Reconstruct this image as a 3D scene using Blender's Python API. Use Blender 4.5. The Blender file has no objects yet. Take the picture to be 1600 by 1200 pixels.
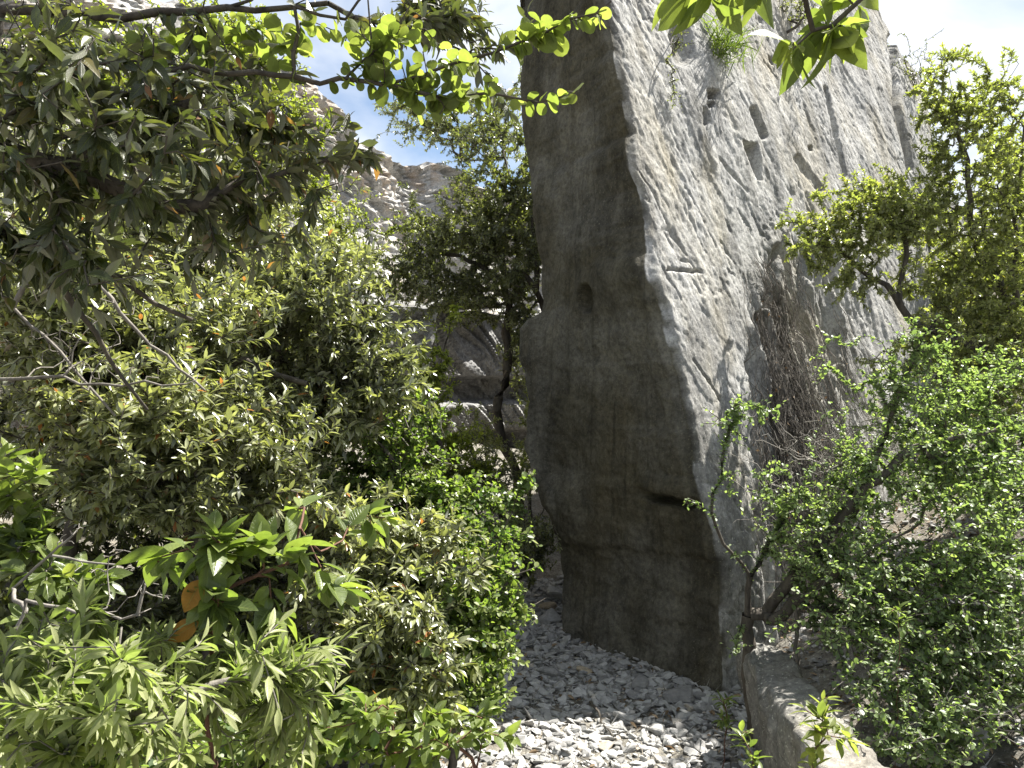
import bpy, math, random
import numpy as np
from mathutils import Vector
rng = np.random.default_rng(7); random.seed(7)
SC = bpy.context.scene; COL = SC.collection

# ------------------------------------------------------------------ camera, sky, sun, exposure
F = 1200.0; CZ = 1.6
cam = bpy.data.objects.new('camera', bpy.data.cameras.new('camera')); COL.objects.link(cam)
cam.location = (0, 0, CZ); cam.rotation_euler = (math.radians(90), 0, 0)
cam.data.sensor_width = 36; cam.data.lens = 27.0; cam.data.clip_start = 0.05; cam.data.clip_end = 2000
SC.camera = cam
EL = math.radians(56); AZ = math.atan2(.785, .62)
SUN = np.array([math.sin(AZ)*math.cos(EL), math.cos(AZ)*math.cos(EL), math.sin(EL)])
w = bpy.data.worlds.new('World'); SC.world = w; w.use_nodes = True
wn, wl = w.node_tree.nodes, w.node_tree.links
sky = wn.new('ShaderNodeTexSky'); sky.sky_type = 'NISHITA'; sky.sun_disc = False
sky.sun_elevation = EL; sky.sun_rotation = AZ; sky.dust_density = .6
tc = wn.new('ShaderNodeTexCoord')
mp = wn.new('ShaderNodeMapping'); mp.inputs['Scale'].default_value = (1, 1, 2.2); mp.inputs['Location'].default_value = (.35, .1, 0)
nz = wn.new('ShaderNodeTexNoise'); nz.inputs['Scale'].default_value = 2.6; nz.inputs['Detail'].default_value = 7; nz.inputs['Distortion'].default_value = .4
cr = wn.new('ShaderNodeValToRGB'); cr.color_ramp.elements[0].position = .38; cr.color_ramp.elements[1].position = .60
mx = wn.new('ShaderNodeMix'); mx.data_type = 'RGBA'; mx.inputs[7].default_value = (6.6, 6.9, 7.4, 1)
wl.new(tc.outputs['Generated'], mp.inputs[0]); wl.new(mp.outputs[0], nz.inputs['Vector']); wl.new(nz.outputs['Fac'], cr.inputs[0])
wl.new(cr.outputs[0], mx.inputs[0]); wl.new(sky.outputs[0], mx.inputs[6])
bg = wn['Background']; wl.new(mx.outputs[2], bg.inputs[0]); bg.inputs[1].default_value = .05
sl = bpy.data.lights.new('sun', 'SUN'); so = bpy.data.objects.new('sun', sl); COL.objects.link(so)
sl.energy = 5.0; sl.angle = math.radians(.5); sl.color = (1, .96, .89)
so.rotation_euler = Vector(SUN).to_track_quat('Z', 'Y').to_euler(); so.location = (20, 12, 35)
SC.view_settings.view_transform = 'Standard'; SC.view_settings.look = 'None'
SC.view_settings.exposure = 1.72; SC.view_settings.gamma = 1
SC.cycles.max_bounces = 6; SC.cycles.diffuse_bounces = 3; SC.cycles.glossy_bounces = 2
SC.cycles.transmission_bounces = 4; SC.cycles.transparent_max_bounces = 4
SC.cycles.sample_clamp_indirect = 6

# ------------------------------------------------------------------ helpers
def U(px, py, d):
    px, py, d = np.broadcast_arrays(np.asarray(px, float), np.asarray(py, float), np.asarray(d, float))
    return np.stack([(px-800)/F*d, d, CZ-(py-600)/F*d], -1)
def PX(P): return 800+P[..., 0]/P[..., 1]*F, 600-(P[..., 2]-CZ)/P[..., 1]*F
def _h(i, j, k, s):
    n = (i*374761393 + j*668265263 + k*2147483647 + s*974634777) & 0xffffffff
    n = ((n ^ (n >> 13))*1274126177) & 0xffffffff
    n = ((n ^ (n >> 16))*2246822519) & 0xffffffff
    return ((n ^ (n >> 15)) & 0xffff)/65535.0
def vn(P, s=0):
    P = np.asarray(P, float); f0 = np.floor(P).astype(np.int64); t = P-f0; t = t*t*t*(t*(t*6-15)+10)
    i, j, k = f0[..., 0], f0[..., 1], f0[..., 2]; r = 0
    for a in (0, 1):
        for b in (0, 1):
            for c in (0, 1):
                r = r+_h(i+a, j+b, k+c, s)*(t[..., 0] if a else 1-t[..., 0])*(t[..., 1] if b else 1-t[..., 1])*(t[..., 2] if c else 1-t[..., 2])
    return r
def fbm(P, o=4, s=0, g=.5):
    r = 0; a = 1; n = 0
    for q in range(o): r = r+a*vn(np.asarray(P)*2.0**q+q*17.3, s+q); n += a; a *= g
    return r/n
def ss(a, b, x): t = np.clip((x-a)/(b-a), 0, 1); return t*t*(3-2*t)
def unit(v): return v/np.maximum(np.linalg.norm(v, axis=-1, keepdims=True), 1e-9)

def mesh(name, V, Fc, mat, parent=None, smooth=False, attrs=None):
    V = np.asarray(V, np.float32).reshape(-1, 3)
    Fc = Fc if isinstance(Fc, list) else [Fc]; Fc = [np.asarray(f, np.int32) for f in Fc if len(f)]
    me = bpy.data.meshes.new(name); me.vertices.add(len(V)); me.vertices.foreach_set('co', V.ravel())
    nl = sum(f.size for f in Fc); npoly = sum(len(f) for f in Fc)
    me.loops.add(nl); me.polygons.add(npoly)
    me.loops.foreach_set('vertex_index', np.concatenate([f.ravel() for f in Fc]))
    tot = np.concatenate([np.full(len(f), f.shape[1], np.int32) for f in Fc])
    me.polygons.foreach_set('loop_start', np.concatenate([[0], np.cumsum(tot)[:-1]]).astype(np.int32))
    me.polygons.foreach_set('use_smooth', np.full(npoly, smooth))
    me.update(calc_edges=True)
    for k, v in (attrs or {}).items():
        a = me.attributes.new(k, 'FLOAT', 'POINT'); a.data.foreach_set('value', np.asarray(v, np.float32))
    me.materials.append(mat)
    o = bpy.data.objects.new(name, me); COL.objects.link(o)
    if parent is not None: o.parent = parent; o.matrix_parent_inverse.identity(); o.location = tuple(-Vector(parent.location))
    return o
def tag(o, label=None, cat=None, group=None, kind=None):
    for k, v in (('label', label), ('category', cat), ('group', group), ('kind', kind)):
        if v: o[k] = v
    return o
def empty(name, loc, label, cat, group=None):
    o = bpy.data.objects.new(name, None); COL.objects.link(o); o.location = tuple(float(c) for c in loc); o.empty_display_size = .1
    return tag(o, label, cat, group)
def gridfaces(nu, nv, wrap=False):
    i = np.arange(nu-1)[:, None]*nv; j = np.arange(nv-1)[None, :]; a = (i+j).ravel()
    return np.stack([a, a+nv, a+nv+1, a+1], 1)

# ------------------------------------------------------------------ materials
def newmat(name):
    m = bpy.data.materials.new(name); m.use_nodes = True; nt = m.node_tree; nt.nodes.clear(); return m, nt, nt.nodes, nt.links
def ramp(n, l, src, stops):
    r = n.new('ShaderNodeValToRGB'); e = r.color_ramp.elements
    while len(e) < len(stops): e.new(.5)
    for k, (p, c) in enumerate(stops): e[k].position = p; e[k].color = (*c, 1)
    l.new(src, r.inputs[0]); return r.outputs[0]
def noise(n, l, vec, scale, detail=5, rough=.55, dist=0):
    t = n.new('ShaderNodeTexNoise'); t.inputs['Scale'].default_value = scale; t.inputs['Detail'].default_value = detail
    t.inputs['Roughness'].default_value = rough; t.inputs['Distortion'].default_value = dist; l.new(vec, t.inputs['Vector']); return t.outputs['Fac']
def mapping(n, l, vec, scale=(1, 1, 1), rot=(0, 0, 0)):
    a = n.new('ShaderNodeMapping'); a.inputs['Scale'].default_value = scale; a.inputs['Rotation'].default_value = rot; l.new(vec, a.inputs[0]); return a.outputs[0]
def mixc(n, l, fac, a, b, mode='MIX'):
    x = n.new('ShaderNodeMix'); x.data_type = 'RGBA'; x.blend_type = mode
    for k, v in ((0, fac), (6, a), (7, b)):
        if isinstance(v, (tuple, float, int)): x.inputs[k].default_value = (*v, 1) if isinstance(v, tuple) else v
        else: l.new(v, x.inputs[k])
    return x.outputs[2]
def leaf_mat(name, tops, under, trans, rough=.42, tw=.42, spec=.45, near=False, sheen=0):
    m, nt, n, l = newmat(name)
    at = n.new('ShaderNodeAttribute'); at.attribute_name = 'tint'
    top = ramp(n, l, at.outputs['Fac'], tops)
    ct = n.new('ShaderNodeTexCoord'); nzv = noise(n, l, ct.outputs['Object'], 60 if near else 25, 3)
    top = mixc(n, l, .5, top, ramp(n, l, nzv, [(.3, (.55,)*3), (.7, (1.25,)*3)]), 'MULTIPLY')
    g = n.new('ShaderNodeNewGeometry')
    col = mixc(n, l, g.outputs['Backfacing'], top, mixc(n, l, .75, top, under)) if under else top
    p = n.new('ShaderNodeBsdfPrincipled'); p.inputs['Roughness'].default_value = rough; p.inputs['Specular IOR Level'].default_value = spec; p.inputs['Sheen Weight'].default_value = sheen; p.inputs['Sheen Roughness'].default_value = .45
    if near:
        uu = n.new('ShaderNodeAttribute'); uu.attribute_name = 'lu'; vv = n.new('ShaderNodeAttribute'); vv.attribute_name = 'lw'
        ab = n.new('ShaderNodeMath'); ab.operation = 'ABSOLUTE'; l.new(vv.outputs['Fac'], ab.inputs[0])
        mid = ramp(n, l, ab.outputs[0], [(0, (1, 1, 1)), (.09, (0, 0, 0))])
        ph = n.new('ShaderNodeMath'); ph.operation = 'MULTIPLY_ADD'; l.new(ab.outputs[0], ph.inputs[0]); ph.inputs[1].default_value = -.16; l.new(uu.outputs['Fac'], ph.inputs[2])
        fr = n.new('ShaderNodeMath'); fr.operation = 'PINGPONG'; fr.inputs[1].default_value = .045; l.new(ph.outputs[0], fr.inputs[0])
        vein = ramp(n, l, fr.outputs[0], [(0, (.55,)*3), (.008, (0, 0, 0))])
        vm = n.new('ShaderNodeMath'); vm.operation = 'MAXIMUM'; l.new(mid, vm.inputs[0]); l.new(vein, vm.inputs[1])
        col = mixc(n, l, vm.outputs[0], col, mixc(n, l, .55, col, (.30, .36, .10)))
        bp = n.new('ShaderNodeBump'); bp.inputs['Strength'].default_value = .5; bp.inputs['Distance'].default_value = .002; bp.invert = True
        l.new(vm.outputs[0], bp.inputs['Height']); l.new(bp.outputs[0], p.inputs['Normal'])
    l.new(col, p.inputs['Base Color'])
    t = n.new('ShaderNodeBsdfTranslucent')
    l.new(mixc(n, l, 1.0, top, trans, 'MULTIPLY'), t.inputs[0])
    mxs = n.new('ShaderNodeMixShader'); mxs.inputs[0].default_value = tw; l.new(p.outputs[0], mxs.inputs[1]); l.new(t.outputs[0], mxs.inputs[2])
    o = n.new('ShaderNodeOutputMaterial'); l.new(mxs.outputs[0], o.inputs[0]); return m
def bark_mat(name, a, b, scale=30):
    m, nt, n, l = newmat(name); ct = n.new('ShaderNodeTexCoord')
    f = noise(n, l, mapping(n, l, ct.outputs['Object'], (1, 1, .35)), scale, 5, .65)
    p = n.new('ShaderNodeBsdfPrincipled'); p.inputs['Roughness'].default_value = .85; p.inputs['Specular IOR Level'].default_value = .2
    l.new(ramp(n, l, f, [(.3, a), (.7, b)]), p.inputs['Base Color'])
    bp = n.new('ShaderNodeBump'); bp.inputs['Strength'].default_value = .8; bp.inputs['Distance'].default_value = .01; l.new(f, bp.inputs['Height']); l.new(bp.outputs[0], p.inputs['Normal'])
    o = n.new('ShaderNodeOutputMaterial'); l.new(p.outputs[0], o.inputs[0]); return m
def rock_mat(name, *a_, patina=False, **k_):
    m = rock_mat_(name, *a_, **k_)
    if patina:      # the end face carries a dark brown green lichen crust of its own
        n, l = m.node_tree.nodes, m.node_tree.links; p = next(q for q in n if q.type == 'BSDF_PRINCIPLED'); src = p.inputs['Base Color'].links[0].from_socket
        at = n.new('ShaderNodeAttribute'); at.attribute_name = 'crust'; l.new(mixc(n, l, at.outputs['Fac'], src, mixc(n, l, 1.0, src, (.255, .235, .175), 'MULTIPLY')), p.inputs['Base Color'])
    return m
def rock_mat_(name, dark, mid, light, streak=.75, warm=(.30, .22, .13), warmth=.3, bump=.02, groove=(0, 0, 0), fine=38):
    m, nt, n, l = newmat(name); ct = n.new('ShaderNodeTexCoord'); ob = ct.outputs['Object']
    big = noise(n, l, ob, 1.3, 6, .62, .3); med = noise(n, l, ob, 9, 7, .68)
    fin = noise(n, l, ob, fine, 8, .8); ver = noise(n, l, mapping(n, l, ob, (5.5, 5.5, .55)), 1, 6, .6, .2)
    gro = noise(n, l, mapping(n, l, ob, (26, 26, 5), groove), 1, 5, .66, .5)
    spk = noise(n, l, ob, 90, 2, .5)
    c = ramp(n, l, med, [(.28, dark), (.5, mid), (.76, light)])
    c = mixc(n, l, .8, c, ramp(n, l, big, [(.3, (.62, .60, .56)), (.5, (1,)*3), (.75, (1.25, 1.23, 1.17))]), 'MULTIPLY')
    c = mixc(n, l, streak, c, ramp(n, l, ver, [(.38, (.36, .36, .355)), (.52, (1,)*3), (.75, (1.15,)*3)]), 'MULTIPLY')
    wf = ramp(n, l, noise(n, l, mapping(n, l, ob, (2.2, 2.2, .9)), 1, 5, .6), [(.5, (0,)*3), (.72, (warmth,)*3)])
    c = mixc(n, l, wf, c, warm)
    c = mixc(n, l, .9, c, ramp(n, l, fin, [(.34, (.48,)*3), (.5, (1,)*3), (.66, (1.5,)*3)]), 'MULTIPLY')
    c = mixc(n, l, ramp(n, l, spk, [(.63, (0,)*3), (.69, (.75,)*3)]), c, (.50, .49, .42))
    c = mixc(n, l, ramp(n, l, noise(n, l, mapping(n, l, ob, (11, 11, .45)), 1, 4, .7), [(.57, (0,)*3), (.68, (.6,)*3)]), c, (.10, .098, .09))
    c = mixc(n, l, ramp(n, l, noise(n, l, ob, 16, 4, .6), [(.66, (0,)*3), (.72, (.5,)*3)]), c, (.09, .09, .085))
    p = n.new('ShaderNodeBsdfPrincipled'); p.inputs['Roughness'].default_value = .9; p.inputs['Specular IOR Level'].default_value = .2
    l.new(c, p.inputs['Base Color'])
    nrm = None
    for f, st, di in ((med, .7, bump*1.1), (gro, .8, bump*.8), (fin, 1., bump*.36)):
        bp = n.new('ShaderNodeBump'); bp.inputs['Strength'].default_value = st; bp.inputs['Distance'].default_value = di; l.new(f, bp.inputs['Height'])
        if nrm is not None: l.new(nrm, bp.inputs['Normal'])
        nrm = bp.outputs[0]
    l.new(nrm, p.inputs['Normal'])
    o = n.new('ShaderNodeOutputMaterial'); l.new(p.outputs[0], o.inputs[0]); return m
def stone_mat(name, stops, bump=.006):
    m, nt, n, l = newmat(name); ct = n.new('ShaderNodeTexCoord'); ob = ct.outputs['Object']
    at = n.new('ShaderNodeAttribute'); at.attribute_name = 'tint'
    c = ramp(n, l, at.outputs['Fac'], stops); f = noise(n, l, ob, 35, 6, .65)
    c = mixc(n, l, .8, c, ramp(n, l, f, [(.3, (.6,)*3), (.7, (1.2,)*3)]), 'MULTIPLY')
    p = n.new('ShaderNodeBsdfPrincipled'); p.inputs['Roughness'].default_value = .9; p.inputs['Specular IOR Level'].default_value = .25; l.new(c, p.inputs['Base Color'])
    bp = n.new('ShaderNodeBump'); bp.inputs['Strength'].default_value = .7; bp.inputs['Distance'].default_value = bump; l.new(f, bp.inputs['Height']); l.new(bp.outputs[0], p.inputs['Normal'])
    o = n.new('ShaderNodeOutputMaterial'); l.new(p.outputs[0], o.inputs[0]); return m

M = {}
M['rock'] = rock_mat('weathered limestone', (.20, .199, .194), (.33, .327, .315), (.45, .445, .42), .6, (.36, .30, .17), .4, bump=.015, patina=True)
M['cliff'] = rock_mat('layered limestone', (.24, .235, .225), (.38, .37, .35), (.52, .50, .47), .5, (.42, .30, .20), .7, .014)
M['cut'] = rock_mat('cut limestone', (.13, .13, .13), (.22, .22, .22), (.34, .34, .335), .4, (.2, .18, .13), .3, .016, fine=20)
M['slab'] = rock_mat('pale limestone', (.11, .108, .10), (.19, .185, .17), (.30, .29, .27), .2, (.30, .24, .16), .3, .012)
M['stone'] = stone_mat('broken limestone', [(0, (.17, .165, .16)), (.5, (.33, .325, .31)), (.88, (.48, .47, .45)), (1, (.42, .35, .25))])
M['soil'] = rock_mat('stony soil', (.07, .064, .052), (.16, .148, .125), (.30, .285, .25), .1, (.2, .15, .09), .4, .016)
M['bark'] = bark_mat('dark oak bark', (.035, .03, .025), (.12, .105, .085))
M['bark_grey'] = bark_mat('grey bark', (.09, .08, .07), (.24, .22, .19))
M['bark_dead'] = bark_mat('bleached dead wood', (.12, .11, .095), (.28, .26, .23))
M['stem_red'] = bark_mat('red brown stem', (.09, .045, .035), (.18, .10, .07))
M['vine'] = bark_mat('dry vine', (.065, .058, .05), (.21, .19, .165))
M['oak'] = leaf_mat('holm oak leaves', [(0, (.035, .042, .016)), (.35, (.085, .098, .035)), (.65, (.19, .205, .085)), (.85, (.34, .355, .20)), (.965, (.13, .14, .05)), (.985, (.24, .12, .035)), (1, (.30, .11, .03))], (.42, .43, .33), (2.0, 2.1, .8), .33, .30, 1.0, sheen=.12)  # palest tint stops put silvery gloss highlights into the leaf colour
M['oak_canopy'] = leaf_mat('old holm oak leaves', [(0, (.022, .031, .012)), (.6, (.052, .063, .024)), (.9, (.10, .10, .04)), (.93, (.16, .11, .05)), (1, (.26, .12, .06))], (.25, .25, .19), (2.2, 2.4, .7), .36, .3, .5, True)
M['oak_young'] = leaf_mat('young oak leaves', [(0, (.10, .12, .04)), (.5, (.22, .24, .095)), (1, (.36, .37, .19))], (.36, .40, .22), (1.5, 1.9, .7), .45, .38, .4, True)
M['broad'] = leaf_mat('broad glossy leaves', [(0, (.06, .085, .025)), (.5, (.125, .165, .045)), (.92, (.22, .26, .08)), (1, (.28, .30, .10))], (.18, .22, .11), (1.7, 1.9, .75), .33, .42, .5, True)
M['orange'] = leaf_mat('withered leaves', [(0, (.36, .17, .035)), (1, (.46, .25, .06))], None, (1.3, 1.1, .6), .5, .4, .3, True)
M['litter'] = leaf_mat('dead brown leaves', [(0, (.10, .065, .035)), (.6, (.20, .14, .08)), (1, (.32, .24, .15))], None, (1.2, 1., .8), .7, .2, .2)
M['round'] = leaf_mat('round backlit leaves', [(0, (.10, .13, .04)), (.5, (.16, .19, .06)), (1, (.24, .26, .09))], (.17, .20, .09), (1.7, 1.85, .8), .45, .6, .3, True)
M['small'] = leaf_mat('small round leaves', [(0, (.06, .105, .03)), (.5, (.14, .18, .055)), (1, (.25, .28, .09))], (.15, .22, .10), (1.7, 2.1, .7), .42, .4, .4)
M['blue'] = leaf_mat('blue green leaves', [(0, (.085, .11, .055)), (.5, (.17, .225, .108)), (.85, (.27, .325, .165)), (1, (.36, .39, .15))], (.20, .26, .14), (1.8, 2.05, .8), .42, .38, .4)
M['bright'] = leaf_mat('bright spring leaves', [(0, (.13, .16, .04)), (.5, (.23, .27, .06)), (1, (.34, .36, .09))], None, (1.6, 1.75, .6), .45, .42, .35)
M['ever'] = leaf_mat('dark evergreen leaves', [(0, (.045, .055, .02)), (.5, (.095, .108, .04)), (.85, (.17, .18, .06)), (1, (.26, .27, .08))], (.26, .27, .17), (1.9, 2.1, .7), .40, .34, .7, sheen=.2)
M['yellow'] = leaf_mat('yellow green oak leaves', [(0, (.10, .108, .04)), (.4, (.20, .21, .085)), (.85, (.33, .335, .15)), (1, (.34, .28, .08))], (.26, .28, .16), (1.7, 2.0, .6), .38, .35, .5)
M['grass'] = leaf_mat('grass tuft', [(0, (.08, .12, .03)), (1, (.20, .24, .07))], None, (1.4, 1.6, .6), .5, .4, .3)

# ------------------------------------------------------------------ the ground
def ground_h(x, y):
    x = np.asarray(x, float); y = np.asarray(y, float)
    left = np.clip(-x-.25, 0, 6)*.26
    xr = np.clip(x-1.32-.10*np.clip(y-4, 0, 30), 0, 4); right = xr*.56
    back = ss(5.6, 9.5, y)*.7+ss(14, 60, y)*8
    P = np.stack([x, y, x*0], -1)
    n = (fbm(P*1.3, 4, 3)-.5)*.16+(fbm(P*7, 3, 9)-.5)*.035
    path = ss(.9, .2, np.abs(x-.55))*ss(6, 4.8, y)
    return left+right+back+n*(1-.75*path)
def axis(lo, hi, dlo, dhi, n0, n1, n2):
    return np.unique(np.concatenate([dlo-(dlo-lo)*np.linspace(1, 0, n0)**3, np.linspace(dlo, dhi, n1), dhi+(hi-dhi)*np.linspace(0, 1, n2)**3]))
gx = axis(-300, 300, -6, 6, 24, 280, 24); gy = axis(-60, 600, .5, 12, 14, 260, 30)
GX, GY = np.meshgrid(gx, gy, indexing='ij'); GZ = ground_h(GX, GY)
g = mesh('ground', np.stack([GX, GY, GZ], -1), gridfaces(len(gx), len(gy)), M['soil'], smooth=True); tag(g, kind='structure')
def G(x, y, dz=0.): return np.array([x, y, float(ground_h(x, y))+dz])

# ------------------------------------------------------------------ the great rock slab
cpy = np.array([-900, -400, 0, 100, 180, 260, 340, 400, 470, 540, 610, 690, 740, 790, 830, 900, 1000, 1085, 1300])
cpx = np.array([760, 870, 944, 962, 975, 990, 1002, 1015, 1032, 1046, 1062, 1076, 1085, 1098, 1110, 1120, 1125, 1128, 1130])
lpy = np.array([-900, -300, 0, 200, 260, 380, 470, 488, 500, 512, 560, 580, 620, 660, 700, 740, 790, 830, 870, 940, 995, 1200])
lpx = np.array([800, 818, 820, 820, 828, 844, 850, 848, 824, 812, 811, 821, 826, 823, 819, 832, 848, 868, 877, 878, 881, 884])
epy = np.array([-400, -53, 0, 60, 80, 110, 150, 200, 260, 330, 420, 520, 700, 1200])
epx = np.array([1300, 1352, 1368, 1388, 1405, 1432, 1446, 1452, 1470, 1498, 1528, 1560, 1610, 1640])
DV = np.array([.72, .69, 0.]); DV /= np.linalg.norm(DV)
NF = unit(np.array([.69, -.72, .26])); NL = unit(np.array([-.81, -.59, .06]))
zs = np.concatenate([np.linspace(-.4, 5.6, 470), np.linspace(5.65, 6.6, 24)])
dC = 3.9+.22*zs; CX = np.empty_like(zs); LX = np.empty_like(zs); dL = dC+1.0+.02*zs
pyC = 600-(zs-CZ)/dC*F; CX = (np.interp(pyC, cpy, cpx)-800)/F*dC
pyL = 600-(zs-CZ)/dL*F; LX = (np.interp(pyL, lpy, lpx)-800)/F*dL; LXs = (np.interp(pyL, [-900, 0, 250, 420, 800, 880, 1200], [800, 820, 826, 838, 850, 876, 884])-800)/F*dL
j = np.stack([zs*0, zs*0, zs], -1)
chip = (fbm(j*9, 5, 21, .65)-.5)*.075+np.maximum(0, fbm(j*3.1, 2, 5)-.53)*-.25
CXs = np.interp(zs, zs[::40], CX[::40])
Cc = np.stack([CX+chip*.6, dC+chip*.5, zs], -1); Lc = np.stack([LX+(fbm(j*11, 4, 23, .65)-.5)*.035, dL, zs], -1)
send = np.empty_like(zs)
for k in range(len(zs)):
    s = np.linspace(.5, 7.5, 500); P = np.array([CXs[k], dC[k], zs[k]])+s[:, None]*DV
    a, b = PX(P); send[k] = s[np.argmin(np.abs(a-np.interp(b, epy, epx)))]
send = np.convolve(np.pad(send, 6, 'edge'), np.ones(13)/13, 'valid')
nL, nF = 130, 430
U1 = np.linspace(0, 1, nL)[:, None]; Ls = np.stack([LXs, dL, zs], -1); left = Ls[None]*(1-U1[..., None])+Cc[None]*U1[..., None]+(Lc-Ls)[None]*np.exp(-U1/.11)[..., None]
uF = (np.linspace(0, 1, nF)**1.25)[1:, None]
base = np.stack([CXs, dC, zs], -1); off = (Cc-base)
front = base[None]+(uF*send[None])[..., None]*DV+off[None]*np.exp(-(uF*send[None])/.12)[..., None]
def seg(px, py, x0, y0, x1, y1):
    t = np.clip(((px-x0)*(x1-x0)+(py-y0)*(y1-y0))/((x1-x0)**2+(y1-y0)**2), 0, 1)
    return np.hypot(px-(x0+t*(x1-x0)), py-(y0+t*(y1-y0))), t
def poly(px, py, pts, soft=2.5):
    d = 1e9; 
    for k in range(len(pts)):
        (x0, y0), (x1, y1) = pts[k], pts[(k+1) % len(pts)]
        nx, ny = (y1-y0), -(x1-x0); q = math.hypot(nx, ny); d = np.minimum(d, -((px-x0)*nx+(py-y0)*ny)/q)
    return ss(-soft*.2, soft, d)
# front face relief, in metres along the face normal
px, py = PX(front); S = uF*send[None]; Zf = front[..., 2]
rot = np.stack([S*.52-Zf*.85, S*.85+Zf*.52, S*0], -1)
D = (fbm(np.stack([S, Zf, S*0], -1)*1.1, 4, 31)-.5)*.09
msk = .25+.75*ss(.38, .62, fbm(np.stack([S, Zf, S*0], -1)*.9, 3, 91))
D += (fbm(rot*np.array([2.6, 19, 1]), 5, 41, .74)-.5)*.023*msk
D += (np.floor(fbm(rot*np.array([.5, 1.6, 1]), 3, 44)*9+vn(rot*3, 4)*.5)/9-.5)*.055          # chisel-like slanting ripples
D += (fbm(np.stack([S*14, Zf*3, S*0], -1), 4, 51)-.5)*.016
D += (fbm(np.stack([S, Zf, S*0], -1)*30, 3, 57, .7)-.5)*.014
rid = np.abs(fbm(rot*np.array([1.6, 6, 1]), 4, 77)-.5); D -= ss(.022, 0, rid)*.016*ss(.45, .6, vn(np.stack([S, Zf, S*0], -1)*1.2, 9))
D -= .30*poly(px, py, [(1153, 224), (1179, 227), (1189, 282), (1183, 282), (1165, 254)])
for q in ([(1097, 143), (1117, 146), (1113, 158), (1098, 160)], [(1089, 172), (1098, 176), (1104, 196), (1092, 200)],
          [(1097, 164), (1110, 163), (1108, 172), (1098, 173)], [(1198, 88), (1206, 92), (1207, 106), (1199, 100)], [(1258, 230), (1266, 229), (1266, 238), (1259, 237)]):
    D -= .16*poly(px, py, q, 1.5)
for (x0, y0, x1, y1, wd, dp) in ((1287, 140, 1300, 215, 4, .10), (1300, 215, 1316, 275, 3, .08), (1393, 60, 1395, 170, 5, .14), (1395, 170, 1420, 262, 5, .12),
        (1035, 424, 1092, 426, 1.8, .05), (1050, 408, 1072, 409, 1.2, .02), (1072, 409, 1082, 424, 1.2, .02), (1075, 565, 1135, 650, 1.5, .03), (1170, 175, 1188, 215, 5, .06),
        (1240, 250, 1275, 300, 6, .03), (1120, 250, 1165, 300, 2, .015), (1057, 60, 1062, 90, 16, .06)):
    d_, t_ = seg(px, py, x0, y0, x1, y1); D -= dp*ss(wd*1.4, wd*.4, d_)
bx = np.interp(py, [330, 380, 440, 500, 560, 620, 900], [1250, 1218, 1190, 1176, 1168, 1172, 1178])+(fbm(np.stack([py/22, py*0, py*0], -1), 3, 6)-.5)*16
rec = ss(-2, 4, px-bx)*ss(1420, 1230, px)*ss(300, 560, py); D -= rec*.11
rib = ss(1150, 1200, px)*ss(1420, 1260, px)*ss(300, 520, py); D -= rib*(fbm(np.stack([S*15, Zf*1.1, S*0], -1), 4, 66)-.5)*.22
for (x0, y0, x1, y1) in ((1213, 390, 1207, 470), (1262, 400, 1258, 520), (1292, 395, 1310, 560)):
    d_, t_ = seg(px, py, x0, y0, x1, y1); D -= .07*ss(12, 3, d_)
fade = ss(0, .05, S); front = front+NF*((D+.02)*(.15+.85*fade))[..., None]
# left face relief
px, py = PX(left); Sl = U1*np.linalg.norm(Cc-Lc, axis=1)[None]; Zl = left[..., 2]; pp = np.stack([Sl, Zl, Sl*0], -1)
D = (fbm(pp*1.3, 4, 131)-.5)*.16+(fbm(pp*6, 4, 133)-.5)*.03+(fbm(np.stack([Sl*16, Zl*2.5, Sl*0], -1), 4, 137)-.5)*.016+(fbm(pp*34, 3, 139, .7)-.5)*.014+(np.floor(fbm(np.stack([Sl*1.2, Zl*2.6, Sl*0], -1), 3, 141)*8)/8-.5)*.05
e = ((px-919)/12)**2+((py-467)/22)**2; D -= .15*ss(1.25, .6, e)*ss(900, 926, px)
t_ = 770+(px-990)*.16+(fbm(np.stack([px/25, px*0, px*0], -1), 3, 4)-.5)*14
fis = ss(985, 1020, px)*ss(1102, 1085, px); D -= .12*fis*ss(9, 3, np.abs(py-t_))
D += .04*fis*ss(26, 6, np.abs(py-(t_-22)))
t_ = 852+(px-880)*.10+(fbm(np.stack([px/40, px*0, px*0], -1), 3, 14)-.5)*22; D += .022*ss(-3, 3, t_-py)
t_ = 1018+(fbm(np.stack([py/30, px*0, px*0], -1), 3, 24)-.5)*26+(py-500)*.12; D += .03*ss(-4, 4, px-t_)*ss(380, 520, py)*ss(760, 700, py)
edge = ss(0, .06, Sl)*ss(1, .97, U1+Sl*0); left = left+NL*(D*(.1+.9*edge))[..., None]
Ee = front[-1]; back = unit(np.array([-.5, .85, 0.]))
TH = np.linspace(0, 1, 14)[1:, None]
R2 = Ee[None]+(TH*1.6)[..., None]*back+(fbm(np.stack([TH*3+zs*0, zs[None]*2+TH*0, TH*0+zs*0], -1), 4, 201)-.5)[..., None]*.3*unit(np.array([.8, .6, 0]))
Lb = Lc+np.array([.55, .75, 0]); R3 = R2[-1][None]*(1-TH[..., None])+Lb[None]*TH[..., None]; R4 = Lb[None]*(1-TH[..., None])+left[0][None]*TH[..., None]
V = np.concatenate([left, front, R2, R3, R4], 0)
capz = 4.4+.42*((V[..., 0]-1)*.72+(V[..., 1]-4)*.69)+(vn(V*2.5, 3)-.5)*.3; V[..., 2] = np.minimum(V[..., 2], capz)
nu, nv = V.shape[:2]
Fq = gridfaces(nu, nv); top = V[:, -1]; ctr = top.mean(0)+[0, 0, .25]
V2 = np.concatenate([V.reshape(-1, 3), ctr[None]]); ti = np.arange(nu)*nv+nv-1
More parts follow.
